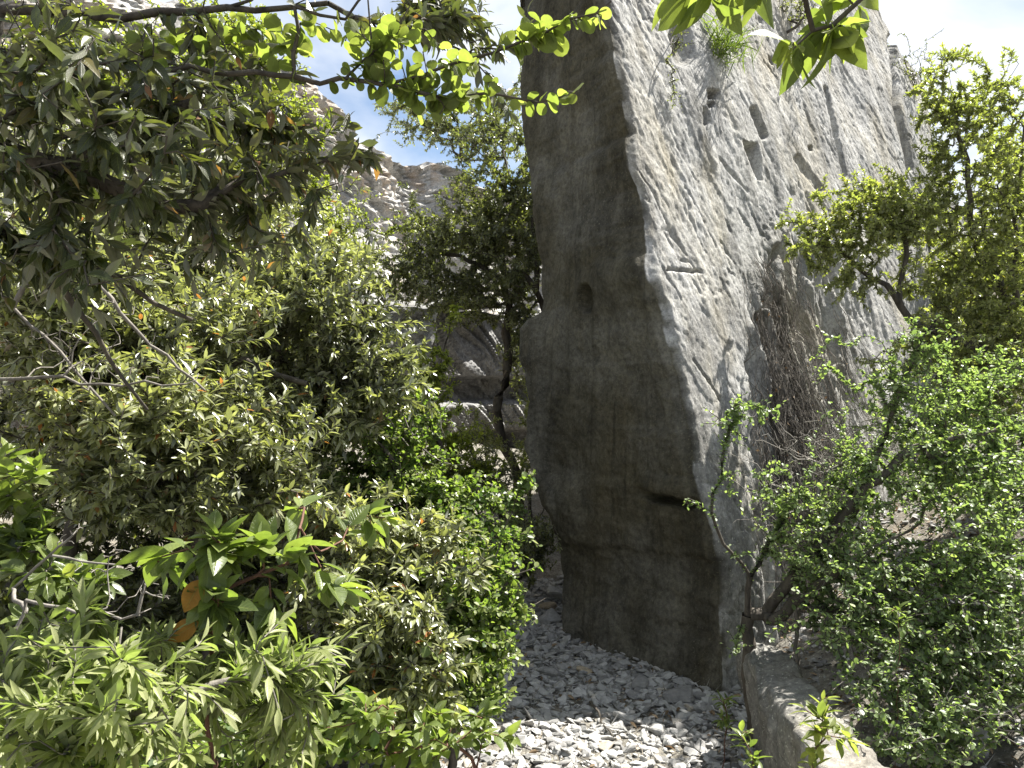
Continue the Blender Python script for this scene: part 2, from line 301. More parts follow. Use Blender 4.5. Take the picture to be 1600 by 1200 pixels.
Ft = np.stack([ti[:-1], np.full(nu-1, len(V2)-1), ti[1:]], 1)
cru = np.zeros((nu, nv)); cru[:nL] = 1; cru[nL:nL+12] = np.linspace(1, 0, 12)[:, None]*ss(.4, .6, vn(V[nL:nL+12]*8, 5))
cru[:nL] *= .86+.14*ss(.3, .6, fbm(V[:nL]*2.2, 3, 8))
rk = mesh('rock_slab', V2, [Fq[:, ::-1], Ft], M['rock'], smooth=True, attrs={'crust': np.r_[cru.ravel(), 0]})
tag(rk, 'towering grey leaning limestone slab with shaded end face and sunlit pitted long face', 'rock')
def on_face(px0, py0):      # a point on the sunlit long face seen at that picture position
    a, b = PX(front); k = np.argmin((a-px0)**2+(b-py0)**2); return front.reshape(-1, 3)[k]

# ------------------------------------------------------------------ quarry cliff on the left and the cut block
def wallgrid(path, z0, z1, nu, nv, lean, relief, nrm=None):
    path = np.array(path, float); sl = np.r_[0, np.cumsum(np.linalg.norm(np.diff(path, axis=0), axis=1))]
    s = np.linspace(0, sl[-1], nu); X = np.interp(s, sl, path[:, 0]); Y = np.interp(s, sl, path[:, 1])
    T = unit(np.stack([np.gradient(X), np.gradient(Y), X*0], -1)); N = np.stack([T[:, 1], -T[:, 0], X*0], -1)
    k = 9; N = unit(np.stack([np.convolve(np.pad(N[:, q], k//2, 'edge'), np.ones(k)/k, 'valid') for q in range(3)], -1))
    v = np.linspace(0, 1, nv); Z = z0+(z1-z0)*v
    P = np.stack([np.broadcast_to(X[:, None], (nu, nv)), np.broadcast_to(Y[:, None], (nu, nv)), np.broadcast_to(Z[None], (nu, nv))], -1)
    P = P+N[:, None]*(relief(s[:, None]+Z*0, Z[None]+s[:, None]*0)-lean*(Z-z0)[None])[..., None]
    return P, N
lay_t = .14
def cliff_relief(s, z):
    b = (fbm(np.stack([s, z, s*0], -1)*.9, 4, 301)-.5)*.9
    lay = fbm(np.stack([s*1.6, (z+s*lay_t)*14, s*0], -1), 4, 303, .6)-.5; up = ss(3.5, 4.2, z)
    return b+lay*(.08+.34*up)+(fbm(np.stack([s*5, z*5, s*0], -1), 4, 305)-.5)*.22
path = [(-9, -1), (-6, 2), (-4.6, 5), (-3.1, 8), (-2.2, 10), (-1.2, 12.5), (.4, 15), (3, 17), (9, 18), (20, 17)]
P, N = wallgrid(path, -.5, 5.1, 620, 200, .24, cliff_relief)
topn = (fbm(np.stack([np.arange(620)*.06, np.zeros(620), np.zeros(620)], -1), 4, 307)-.5)*.7
P[..., 2] *= np.interp(P[..., 1], [7, 9.5, 14], [1.05, 1.24, 1.12])
P[..., 2] += topn[:, None]*ss(3.2, 5.1, P[..., 2])
rows = [P]; last = P[:, -1]
for k, (o_, dz) in enumerate(((.25, .05), (.7, .05), (2, -.05), (6, -.3))):
    r = last-N*o_; r[:, 2] += dz+(fbm(r*2, 3, 309+k)-.5)*.4; rows.append(r[:, None])
PC = np.concatenate(rows, 1)
cl = mesh('quarry_cliff', PC, gridfaces(PC.shape[0], PC.shape[1]), M['cliff'], smooth=False)
tag(cl, 'old quarry cliff with layered rubble along its top, behind the left thicket', 'cliff')
def cut_relief(s, z):
    r = (fbm(np.stack([s, z, s*0], -1)*1.5, 3, 401)-.5)*.25
    a, b = s*.87+z*.50, -s*.50+z*.87
    r += (fbm(np.stack([a*22, b*1.6, s*0], -1), 2, 403)-.5)*.20
    r -= .28*ss(1.72, 1.66, z)*ss(1.30, 1.40, z); r -= .35*ss(1.0, .85, z)
    return r
P, N = wallgrid([(-3.2, 10), (-1.7, 9.0), (-1.10, 8.7), (-.30, 10.2), (1.2, 10.9), (3, 11.4)], -.2, 2.55, 300, 190, .24, cut_relief)
P[..., 2] += (ss(1.2, 2.0, P[..., 0])-.5*ss(-1.0, -1.6, P[..., 0]))[...]*.0+(fbm(P*3, 3, 411)-.5)*.12*ss(2, 2.5, P[..., 2])
rows = [P]; last = P[:, -1]
for o_, dz in ((.1, .03), (.6, .12), (2.2, .2)):
    r = last-N*o_; r[:, 2] += dz; rows.append(r[:, None])
PB = np.concatenate(rows, 1)
cb = mesh('cut_rock', PB, gridfaces(PB.shape[0], PB.shape[1]), M['cut'], smooth=False)
tag(cb, 'dark pick-scored rock wall with slanting tool grooves, seen behind the curved trunk', 'rock')

# ------------------------------------------------------------------ stones
def stone_geo(seed, flat=.55, sub=2):
    r = np.random.default_rng(seed)
    pts = unit(r.normal(size=(13, 3)))*r.uniform(.75, 1.05, (13, 1)); pts[:, 2] *= flat; pts[:, 0] *= r.uniform(.9, 1.3)
    import bmesh
    bm = bmesh.new(); [bm.verts.new(p) for p in pts]
    bmesh.ops.convex_hull(bm, input=list(bm.verts)); bm.verts.ensure_lookup_table()
    for v in [v for v in bm.verts if not v.link_faces]: bm.verts.remove(v)
    bmesh.ops.bevel(bm, geom=list(bm.edges), offset=.09, segments=1, affect='EDGES')
    bmesh.ops.triangulate(bm, faces=list(bm.faces)); bm.verts.index_update()
    V = np.array([v.co[:] for v in bm.verts]); Fc = np.array([[v.index for v in f.verts] for f in bm.faces]); bm.free(); return V, Fc
SG = [stone_geo(k, random.uniform(.28, .6)) for k in range(16)]
def rotm(n, r, tilt=.5):
    a = r.uniform(0, 2*np.pi, n); t = r.normal(0, tilt, n); b = r.normal(0, tilt, n)
    ca, sa, ct, st, cb_, sb = np.cos(a), np.sin(a), np.cos(t), np.sin(t), np.cos(b), np.sin(b); z = np.zeros(n); o = np.ones(n)
    Rz = np.stack([ca, -sa, z, sa, ca, z, z, z, o], -1).reshape(n, 3, 3); Rx = np.stack([o, z, z, z, ct, -st, z, st, ct], -1).reshape(n, 3, 3)
    Ry = np.stack([cb_, z, sb, z, o, z, -sb, z, cb_], -1).reshape(n, 3, 3); return Rz@Rx@Ry
def scatter(name, pos, size, tint, r, tilt=.35):
    Vs, Fs, Ts, o = [], [], [], 0; kind = r.integers(0, len(SG), len(pos))
    for k, (v, f) in enumerate(SG):
        idx = np.where(kind == k)[0]
        if not len(idx): continue
        R = rotm(len(idx), r, tilt); VV = np.einsum('nij,vj->nvi', R, v)*size[idx, None, None]+pos[idx, None]
        Vs.append(VV.reshape(-1, 3)); Fs.append((f[None]+(np.arange(len(idx))*len(v))[:, None, None]+o).reshape(-1, 3)); Ts.append(np.repeat(tint[idx], len(v))); o += VV.shape[0]*VV.shape[1]
    return mesh(name, np.concatenate(Vs), np.concatenate(Fs), M['stone'], attrs={'tint': np.concatenate(Ts)})
r = np.random.default_rng(3)
n = 17000; x = r.uniform(-.75, 1.45, n); y = 1.6+r.uniform(0, 1, n)**1.1*4.6
sz = .011+.034*r.uniform(0, 1, n)**3+.012*ss(3.2, 4.5, y)*r.uniform(0, 1, n)
gv = scatter('gravel', np.stack([x, y, ground_h(x, y)+sz*.2], -1), sz, np.clip(r.beta(2.4, 2.0, n), 0, .96), r)
tag(gv, kind='stuff')
n = 11000; x = r.uniform(1.15, 5.5, n); y = r.uniform(1.8, 7.5, n); sz = .010+.03*r.uniform(0, 1, n)**3
gv = scatter('rubble', np.stack([x, y, ground_h(x, y)+sz*.15], -1), sz, r.beta(2, 2.5, n)*.9, r); tag(gv, kind='stuff')
def stone(px, py, d, s, tint, seed, label, flat=.55, group=None, rz=None, mat='stone'):
    v, f = stone_geo(seed, flat); c = U(px, py, d); c = np.array([c[0], c[1], float(ground_h(c[0], c[1]))+s*flat*.35])
    q = np.random.default_rng(seed+99); R = rotm(1, q, .15)[0]; v = (v@R.T)*s
    me = mesh('stone', v, f, M[mat], attrs={'tint': np.full(len(v), tint)}); me.location = tuple(c); tag(me, label, 'stone', group); return me
def gd(py): return CZ*F/(py-600)
def atpix(px, py):
    d = np.linspace(1.5, 9, 1500); P = U(np.full(1500, px), np.full(1500, py), d); k = np.argmax(P[:, 2] < ground_h(P[:, 0], P[:, 1])); return d[k] if k else gd(py)
for (px_, py_, s_, t_, lab) in ((1031, 1070, .052, .86, 'smooth pale oval stone lying against the foot of the rock slab'),
        (914, 1053, .060, 1.0, 'yellowish angular stone amid the shaded gravel'), (905, 1088, .055, .8, 'light grey blocky stone just below the yellowish one'),
        (856, 954, .085, 1.0, 'reddish brown flat stone by the left foot of the rock slab'), (868, 936, .13, .55, 'large tilted ochre stone wedged beside the left edge of the slab'),
        (858, 972, .12, .45, 'long grey stone lying below the reddish flat one'), (836, 1024, .05, .62, 'upright oval grey stone on the shaded path near the bush'),
        (855, 1062, .085, .35, 'wide dark slab-like stone half sunk in the gravel'), (972, 1113, .042, .85, 'small white rounded stone in shadow, right of the fallen twig'),
        (1062, 1095, .10, .15, 'dark lumpy stone at the slab foot below the pale oval one'), (1000, 1075, .075, .22, 'dark angular stone leaning at the slab base'),
        (850, 1110, .045, .82, 'pair-topped pale stone in the middle of the shaded path'), (900, 1020, .055, .3, 'grey stone touching the slab where it meets the gravel')):
    stone(px_, py_, atpix(px_, py_), s_, t_, int(px_*3+py_), lab, .6)
r = np.random.default_rng(12)
k = 0
while k < 60:
    a, b = r.uniform(790, 1110), r.uniform(985, 1185)
    if b < 990+(a-880)*.45+6: continue
    k += 1; sz_, tn_ = r.uniform(.026, .052), r.beta(2.5, 1.6)*.95
    lab = ('pale' if tn_ > .66 else 'mid grey' if tn_ > .4 else 'dark grey')+(' fist sized' if sz_ > .038 else ' small')+' stone loose on the gravel '+('in the sunlit front of the path' if b > 1135 else 'by the left bushes' if a < 880 else 'in the shade near the slab foot')
    stone(a, b, atpix(a, b), sz_, tn_, 500+k, lab, .6, 'loose stones on the gravel path')
k = 0
while k < 18:
    a, b = r.uniform(1250, 1600), r.uniform(690, 1195)
    if b < 1000 and a < 1400: continue
    k += 1; sz_, tn_ = r.uniform(.04, .085), r.beta(2, 2)*.8
    lab = ('pale' if tn_ > .45 else 'dark')+(' bulky' if sz_ > .062 else ' small')+' boulder on the rubble slope '+('above the right bush' if b < 900 else 'among the low leaves in the bottom right corner' if b > 1080 else 'beneath the right bush')
    stone(a, b, atpix(a, b), sz_, tn_, 700+k, lab, .7, 'boulders of the rubble slope')
# the pale elongated block lower right
def block():
    A = U(1187, 1008, 3.45); B = U(1352, 1215, 2.1); nu, nt = 90, 64
    t = np.linspace(-.05, 1.1, nu)[:, None]; th = np.linspace(0, 2*np.pi, nt, endpoint=False)[None]
    cx = A[0]+(B[0]-A[0])*t; cy = A[1]+(B[1]-A[1])*t; zt = A[2]+(B[2]-A[2])*t+.0
    ww = .10+.02*t; 
    sq = lambda v: np.sign(v)*np.abs(v)**.30
    X = cx+ww*sq(np.cos(th))+.05*(sq(np.sin(th))-1)*-1*.6; hz = (zt+.12)/2; Z = zt-hz+hz*sq(np.sin(th)); Y = cy+th*0
    P = np.stack([X, Y, Z], -1); D = (fbm(P*5, 4, 601)-.5)*.12+(fbm(P*20, 3, 603)-.5)*.035
    nn = np.stack([np.cos(th)+t*0, th*0+t*0, np.sin(th)+t*0], -1); P = P+nn*D[..., None]
    endc = ss(0, .06, t+.05)*ss(1.1, 1.05, t); c0 = P.mean(1, keepdims=True); P = c0+(P-c0)*(.25+.75*endc)[..., None]
    V = P.reshape(-1, 3); Fc = []
    i = np.arange(nu-1)[:, None]*nt; j = np.arange(nt)[None]; a = (i+j).ravel(); b = (i+(j+1) % nt).ravel()
    V = np.concatenate([V, P[0].mean(0)[None], P[-1].mean(0)[None]]); n0 = len(V)-2; jj = np.arange(nt)
    o = mesh('rock_block', V, [np.stack([a, b, b+nt, a+nt], 1), np.stack([np.full(nt, n0), (jj+1) % nt, jj], 1), np.stack([np.full(nt, n0+1), (nu-1)*nt+jj, (nu-1)*nt+(jj+1) % nt], 1)], M['slab'], smooth=True)
    tag(o, 'long pale limestone block with sunlit top, lying beside the path at lower right', 'rock')
block()

# ------------------------------------------------------------------ plants
W_OVAL = lambda n: np.sin(np.pi*np.clip(np.linspace(0.03, .985, n+1), 0, 1)**.85)**.75
W_LANCE = lambda n: np.sin(np.pi*np.linspace(0.02, .99, n+1)**.8)**1.15
W_PET = lambda n: np.where(np.linspace(0, 1, n+1) < .14, .05, np.sin(np.pi*np.clip((np.linspace(0, 1, n+1)-.10)/.9, 0, .995)**.85)**.9)
W_ROUND = lambda n: np.where(np.linspace(0, 1, n+1) < .12, .06, np.sqrt(np.clip(1-((np.linspace(0, 1, n+1)-.56)/.46)**2, .004, 1)))
SHAPES = {'oval': W_OVAL, 'lance': W_LANCE, 'pet': W_PET, 'round': W_ROUND}
def leaves(base, ax, nrm, L, ratio, shape, segs, curve, fold, r, wave=0.):
    n = len(base); ax = unit(ax); nrm = unit(nrm-ax*(nrm*ax).sum(-1, keepdims=True)); sd = np.cross(ax, nrm)
    t = np.linspace(0, 1, segs+1); wd = SHAPES[shape](segs)*.5*ratio
    cv = (curve*r.normal(1, .6, n))[:, None]; wv = r.uniform(0, 6.28, n)[:, None]
    yy = -cv*t[None]**2
    ctr = base[:, None]+L[:, None, None]*(t[None, :, None]*ax[:, None]+yy[..., None]*nrm[:, None])
    V = np.empty((n, segs+1, 3, 3)); V[:, :, 1] = ctr; fo = (fold*r.uniform(.3, 1.6, n))[:, None]
    for k, s in ((0, -1), (2, 1)):
        V[:, :, k] = ctr+L[:, None, None]*(s*wd[None, :, None]*sd[:, None]+(wd[None]*fo+wave*np.sin(t[None]*11+wv+s)*wd[None])[..., None]*nrm[:, None])
    q = []
    for i in range(segs):
        a = i*3; q += [[a, a+1, a+4, a+3], [a+1, a+2, a+5, a+4]]
    Fq = (np.array(q)[None]+(np.arange(n)*(segs+1)*3)[:, None, None]).reshape(-1, 4)
    return V.reshape(-1, 3), Fq, np.tile(np.repeat(t, 3), n), np.tile(np.tile([-1., 0, 1], segs+1), n)
def tubes(P, par, rad, sides, name, mat, parent):
    idx = np.where(par >= 0)[0]; p = par[idx]; A, B = P[p], P[idx]; dr = unit(B-A); pp = par[p]
    pd = np.where((pp >= 0)[:, None], unit(P[p]-P[np.maximum(pp, 0)]), dr)
    cont = ((pd*dr).sum(-1) > .75); da = np.where(cont[:, None], pd, dr); ra = np.where(cont, np.minimum(rad[p], rad[idx]*1.35), rad[idx])
    def ring(c, d, rr):
        ref = np.where(np.abs(d[:, 2:3]) > .9, np.array([[1., 0, 0]]), np.array([[0, 0, 1.]])); u = unit(np.cross(ref, d)); v = np.cross(d, u)
        a = np.linspace(0, 2*np.pi, sides, endpoint=False); return c[:, None]+rr[:, None, None]*(np.cos(a)[None, :, None]*u[:, None]+np.sin(a)[None, :, None]*v[:, None])
    V = np.concatenate([ring(A, da, ra), ring(B, dr, rad[idx])], 1).reshape(-1, 3); k = np.arange(sides); q = np.stack([k, (k+1) % sides, (k+1) % sides+sides, k+sides], 1)
    Fq = (q[None]+(np.arange(len(idx))*2*sides)[:, None, None]).reshape(-1, 4)
    return mesh(name, V, Fq, mat, parent, smooth=True)
def resample(pts, step, r, wig=.25):
    pts = np.asarray(pts, float); out = [pts[0]]
    for a, b in zip(pts[:-1], pts[1:]):
        L = np.linalg.norm(b-a); m = max(1, int(L/step))
        for q in range(1, m+1): out.append(a+(b-a)*q/m+(r.normal(0, wig*step, 3) if q < m else 0))
    return np.array(out)
TM = 2.1
def plant(name, label, cat, root, skel, blobs, leaf, seed, group=None, bark='bark', step=.07, tip_r=.0018, maxr=.05, wig=.30, clump=.25, cth=.42, sag=0., sides=5, trunk='trunk', crown='crown', pull=.45, expo=2.4):
    """skel: list of polylines [(px,py,d),...]; blobs: (px,py,rx,ry,d,rd,n); leaf: dict"""
    r = np.random.default_rng(seed); e = empty(name, root, label, cat, group); root = np.asarray(root, float)
    P = [root]; par = [-1]; minr = [0]; plen = [0.]
    def addpath(i, pts, mr=0):
        for q in pts: P.append(q); par.append(i); minr.append(mr); plen.append(plen[i]+np.linalg.norm(P[-1]-P[i])); i = len(P)-1
        return i
    for sk in skel:
        mr = 0
        if isinstance(sk, tuple): mr, sk = sk
        W = np.array([U(*q) if len(q) == 3 else q[:3] for q in sk]); A = np.array(P); i = int(np.argmin(np.linalg.norm(A-W[0], axis=1)))
        W = np.concatenate([A[i][None], W]); Z = resample(W, step, r, .12)[1:]
        m0 = mr; nn = len(Z)
        for q in range(nn): i = addpath(i, [Z[q]], m0*(1-.6*q/nn))
    tips = []
    for (a, b, ra, rb, d, rd, n) in blobs:
        n = int(n*TM) if n >= 20 else n; k = 0; tr = 0
        while k < n and tr < 60:
            tr += 1; q = np.clip(r.normal(0, .55, (n*2, 3)), -1.5, 1.5) if n >= 20 else unit(r.normal(size=(n*2, 3)))*r.uniform(0, 1, (n*2, 1))**.42
            T = U(a+q[:, 0]*ra, b+q[:, 1]*rb, d+q[:, 2]*rd); keep = vn(T/clump, seed) > cth
            T = T[keep & (T[:, 2] > ground_h(T[:, 0], T[:, 1])+.02)][:n-k]; tips.append(T); k += len(T)
    tips = np.concatenate(tips) if tips else np.zeros((0, 3))
    sp = np.array(P)[::max(1, len(P)//60)]
    order = np.argsort(np.min(np.linalg.norm(tips[:, None]-sp[None], axis=-1), 1)) if len(tips) else []
    cap = len(P)+len(tips)*40; arr = np.empty((cap, 3)); pl = np.empty(cap); arr[:len(P)] = P; pl[:len(P)] = plen
    nodes = len(P); tipn = []
    for ti in order:
        T = tips[ti]; c = np.linalg.norm(arr[:nodes]-T, axis=1)+pl[:nodes]*.12; i = int(np.argmin(c)); A = arr[i]; L = np.linalg.norm(T-A)
        m = max(2, min(38, int(L/step))); pd = unit(arr[i]-arr[par[i]]) if par[i] >= 0 else unit(T-A)
        w_ = r.normal(0, wig, 3)*L*.3; ctrl = A+pd*L*pull+w_
        for q in range(1, m+1):
            t = q/m; B = (1-t)**2*A+2*t*(1-t)*ctrl+t*t*T; B = B+np.array([0, 0, -sag*L*math.sin(t*math.pi)])
            if q < m: B = B+r.normal(0, .10*step, 3)
            arr[nodes] = B; par.append(i); minr.append(0); pl[nodes] = pl[i]+np.linalg.norm(B-arr[i]); i = nodes; nodes += 1
        tipn.append(i)
    arr = arr[:nodes]; par = np.array(par); acc = np.zeros(nodes); rad = np.zeros(nodes); child = np.zeros(nodes, bool); child[par[1:]] = True
    acc[~child] = tip_r**expo
    for i in range(nodes-1, 0, -1): acc[par[i]] += acc[i]
    rad = np.minimum(acc**(1/expo), maxr); rad = np.maximum(rad, np.array(minr))
    tubes(arr, par, rad, sides, trunk, M[bark], e)
    if leaf:
        tipn = np.array(tipn, int); m = leaf['n']; T = arr[tipn]; p1 = arr[par[tipn]]; d = unit(T-arr[par[np.maximum(par[tipn], 0)]])
        Ls = leaf.get('along', .12); n = len(T)*m; u = np.tile(np.linspace(0, 1, m), len(T))+r.normal(0, .04, n); ti = np.repeat(np.arange(len(T)), m)
        back = np.clip(u, 0, 1)*Ls; segl = np.maximum(np.linalg.norm(T-p1, axis=1), 1e-4); pos = np.empty((n, 3)); cur = T[ti].copy(); dirn = d[ti].copy()
        # walk back along the twig so leaves sit on the stem
        node = tipn[ti].copy(); rem = back.copy(); pos[:] = arr[node]
        for _ in range(12):
            pn = np.maximum(par[node], 0); v = arr[pn]-arr[node]; Lx = np.linalg.norm(v, axis=1); go = np.minimum(rem, Lx); f = (go/np.maximum(Lx, 1e-6))[:, None]
            act = rem > 1e-6; pos = np.where(act[:, None], arr[node]+v*f, pos); dirn = np.where((act & (Lx > 1e-6))[:, None], -v/np.maximum(Lx, 1e-6)[:, None], dirn)
            rem = rem-go; node = np.where(act & (rem > 1e-6), pn, node)
        ref = unit(r.normal(size=(len(T), 3)))[ti]; s1 = unit(np.cross(dirn, ref)); s2 = np.cross(dirn, s1)
        an = (np.arange(m)[None]*2.399+r.uniform(0, 6.28, (len(T), 1))).ravel(); radial = np.cos(an)[:, None]*s1+np.sin(an)[:, None]*s2
        sp_ = leaf.get('spread', 1.0)*(.5+.6*np.clip(u, 0, 1))+r.normal(0, .15, n); ax = unit(dirn*np.cos(sp_)[:, None]+radial*np.sin(sp_)[:, None]+np.array([0, 0, -leaf.get('droop', .25)]))
        up = unit(np.array([0, 0, 1.])*leaf.get('flat', 1.)+SUN*leaf.get('sun', .2)+dirn*.4+r.normal(0, leaf.get('jit', .45), (n, 3)))
        L = leaf['L']*np.clip(r.normal(1, .22, n), .45, 1.5)*(1-.25*(u < .15))
        # crowns vary: younger, lighter leaves towards the tips of the shoots
        tint = np.clip(.5+r.normal(0, .22, n)+.22*(u < .3)+(vn(pos/.35, seed+5)-.5)*.5, 0, 1); tint = np.where((tint > .93) & (r.uniform(0, 1, n) > leaf.get('odd', .15)), .8, tint)
        V, Fq, lu, lw = leaves(pos, ax, up, L, leaf['ratio'], leaf['shape'], leaf.get('segs', 2), leaf.get('curve', .15), leaf.get('fold', .3), r, leaf.get('wave', 0))
        k = (leaf.get('segs', 2)+1)*3; at = {'tint': np.repeat(tint, k)}
        if leaf.get('near'): at['lu'] = lu; at['lw'] = lw
        mesh(crown, V, Fq, M[leaf['mat']], e, smooth=True, attrs=at)
    return e
LF = dict(
 oak=dict(mat='oak', n=20, L=.038, ratio=.34, shape='oval', along=.17, spread=1.0, segs=3, droop=.15, jit=.5, curve=.12, fold=.4),
 canopy=dict(mat='oak_canopy', n=11, L=.044, ratio=.31, shape='pet', along=.16, spread=.95, segs=6, droop=.55, jit=.6, near=True, curve=.18, fold=.35, wave=.12, flat=.6),
 young=dict(mat='oak_young', n=14, L=.045, ratio=.235, shape='pet', along=.13, spread=.8, segs=6, droop=.1, jit=.5, near=True, curve=.15, fold=.45, wave=.08, sun=.6),
 ever=dict(mat='ever', n=16, L=.036, ratio=.45, shape='oval', along=.13, spread=1.1, segs=2, droop=.1, jit=.55),
 far=dict(mat='ever', n=18, L=.055, ratio=.5, shape='oval', along=.25, spread=1.1, segs=2, droop=.1, jit=.6),
 yellow=dict(mat='yellow', n=19, L=.027, ratio=.5, shape='oval', along=.11, spread=1.1, segs=2, droop=.05, jit=.5, sun=.5),
 small=dict(mat='small', n=12, L=.024, ratio=.75, shape='round', along=.16, spread=1.2, segs=4, droop=.1, jit=.45, fold=.25, curve=.08),
 blue=dict(mat='blue', n=12, L=.019, ratio=.66, shape='round', along=.22, spread=1.15, segs=4, droop=.1, jit=.45, fold=.3, curve=.1, sun=.5),
 bright=dict(mat='bright', n=14, L=.030, ratio=.6, shape='oval', along=.16, spread=1.1, segs=3, droop=.1, jit=.5),
 hill=dict(mat='bright', n=16, L=.036, ratio=.62, shape='oval', along=.22, spread=1.2, segs=2, droop=.1, jit=.6),
 broad=dict(mat='broad', n=9, L=.068, ratio=.5, shape='pet', along=.06, spread=.85, segs=8, droop=.05, jit=.35, near=True, curve=.22, fold=.35, wave=.06, sun=.5),
 round=dict(mat='round', n=6, L=.031, ratio=.82, shape='round', along=.13, spread=1.25, segs=8, droop=.45, jit=.9, near=True, curve=.1, fold=.15, wave=.05, flat=.3),
)
def L_(k, **kw): return dict(LF[k], **kw)
def root_at(px, py, d, dz=-.03): p = U(px, py, d); return G(p[0], p[1], dz)

# --- far vegetation
def cliff_top(px): 
    return 0
plant('evergreen_tree', 'dense evergreen tree on the cliff top against the sky, left of the slab', 'tree', U(720, 250, 15.5), [(.05, [(720, 250, 15.5), (720, 220, 15.5)])],
      [(690, 190, 70, 36, 15.5, .8, 190), (765, 210, 55, 50, 15, .8, 190), (620, 165, 30, 14, 15.5, .5, 30), (800, 150, 16, 30, 15, .5, 20)], L_('far', n=22), 21, maxr=.1, step=.14, tip_r=.004)
plant('hillside_shrub', 'bright green shrub clinging to the cliff just below the skyline notch', 'shrub', U(470, 330, 8.2), [], [(450, 210, 65, 60, 8, .4, 130), (480, 300, 55, 55, 7.8, .4, 120), (400, 170, 65, 70, 7.6, .4, 110), (300, 330, 110, 70, 7, .4, 120)], L_('hill'), 22, step=.12, tip_r=.003)
plant('hillside_shrub', 'tall bright green shrub seen through the oak twigs at upper left', 'shrub', U(330, 300, 7.2), [], [(330, 80, 100, 80, 6.6, .5, 200), (360, 200, 90, 80, 7, .5, 160), (230, 200, 100, 90, 6.5, .5, 160), (100, 120, 130, 120, 6, .5, 200), (80, 320, 130, 90, 6, .5, 160)], L_('hill'), 23, step=.12, tip_r=.003)
plant('hillside_shrub', 'low bright green bush at the foot of the grey cliff face, left of centre', 'shrub', U(560, 430, 9), [], [(535, 350, 40, 30, 8.6, .4, 50), (520, 420, 50, 45, 8.2, .4, 80), (640, 350, 35, 16, 9, .3, 20)], L_('hill'), 24, step=.12, tip_r=.003)
plant('background_shrub', 'grey green airy shrub in front of the cliff with dark forked stems', 'shrub', root_at(555, 640, 7.6), [(.02, [(560, 500, 7.5), (600, 462, 7.5)]), (.013, [(560, 500, 7.5), (585, 430, 7.5)])],
      [(580, 410, 45, 40, 7.5, .3, 60), (625, 455, 50, 30, 7.6, .3, 45), (560, 450, 40, 40, 7.3, .3, 40)], L_('ever', L=.028), 25, step=.1, tip_r=.0025)
plant('evergreen_oak', 'dark evergreen oak with a long curved bare trunk behind the slab left edge', 'tree', root_at(812, 745, 7.2),
      [(.042, [(806, 735, 7.2), (788, 700, 7.2), (779, 660, 7.2), (776, 640, 7.15), (790, 600, 7.2), (793, 560, 7.2), (794, 500, 7.2), (788, 440, 7.2), (770, 380, 7.2)]), (.022, [(794, 500, 7.2), (810, 400, 7.3), (800, 300, 7.4), (790, 250, 7.5)]), (.018, [(790, 440, 7.2), (720, 400, 7.3), (660, 390, 7.4)])],
      [(765, 390, 90, 75, 7.2, .6, 480), (700, 375, 75, 60, 7.3, .5, 240), (790, 270, 55, 90, 7.4, .5, 280), (650, 430, 60, 50, 7.3, .4, 160), (735, 460, 75, 40, 7.1, .4, 170), (820, 470, 25, 70, 7.3, .4, 80), (770, 330, 50, 40, 7.4, .4, 90), (800, 560, 25, 50, 7.4, .3, 40)], L_('ever'), 26, step=.1, tip_r=.0022, maxr=.05, cth=.45)
plant('evergreen_oak', 'thick dark oak stem leaning out from behind the slab edge above its notch', 'tree', root_at(872, 760, 7.6),
      [(.06, [(868, 600, 7.4), (855, 500, 7.1), (838, 455, 7.0), (815, 425, 7.0)]), (.03, [(838, 455, 7), (838, 400, 7), (832, 340, 7)])],
      [(800, 410, 50, 40, 6.9, .3, 80), (835, 330, 25, 90, 7.1, .3, 70), (815, 510, 20, 40, 7., .2, 30)], L_('ever'), 27, step=.1, tip_r=.0022, maxr=.05)
plant('understory_shrub', 'small leaved shrub growing between the curved trunk and the slab', 'shrub', root_at(835, 760, 6.6), [], [(838, 620, 26, 80, 6.8, .2, 90), (838, 710, 30, 45, 6.4, .25, 60), (760, 690, 30, 50, 6.9, .2, 40)], L_('yellow', L=.028), 28, step=.09)
plant('understory_shrub', 'dark small leaved bush in the gap at the foot of the curved trunk', 'shrub', root_at(770, 800, 5.8), [], [(770, 770, 65, 50, 5.8, .3, 200), (700, 740, 60, 50, 6, .3, 130), (840, 820, 30, 60, 5.4, .2, 90), (800, 850, 50, 60, 5.2, .25, 120)], L_('ever', L=.028), 29, step=.08)
plant('spring_sapling', 'yellow green sapling with a tall leafy top in front of the scored rock wall', 'sapling', root_at(690, 820, 5.2), [(.008, [(690, 720, 5.2), (670, 650, 5.2), (690, 560, 5.3), (712, 480, 5.3)])],
      [(645, 640, 60, 50, 5.1, .25, 150), (680, 590, 25, 60, 5.2, .2, 50), (715, 490, 14, 18, 5.3, .1, 12), (600, 690, 60, 40, 5, .25, 110), (690, 700, 50, 40, 5.4, .25, 90), (740, 740, 60, 30, 5.8, .2, 90)], L_('bright'), 30, step=.08, tip_r=.002)
plant('round_leaf_bush', 'green round leaved bush behind the gap, crossed by arching bare twigs', 'bush', root_at(640, 1000, 3.6),
      [(.006, [(640, 800, 3.5), (600, 700, 3.5), (560, 650, 3.5)]), (.005, [(600, 700, 3.5), (650, 770, 3.5), (690, 785, 3.5)])],
      [(600, 740, 90, 60, 3.6, .22, 260), (700, 775, 75, 38, 3.45, .15, 150), (520, 720, 70, 80, 3.8, .3, 170), (680, 840, 100, 55, 3.35, .18, 250), (800, 790, 24, 40, 4.4, .15, 24), (660, 910, 90, 60, 3.3, .2, 200), (630, 660, 60, 40, 3.8, .2, 110)], L_('small', L=.021, n=14), 31, step=.08, cth=.38)

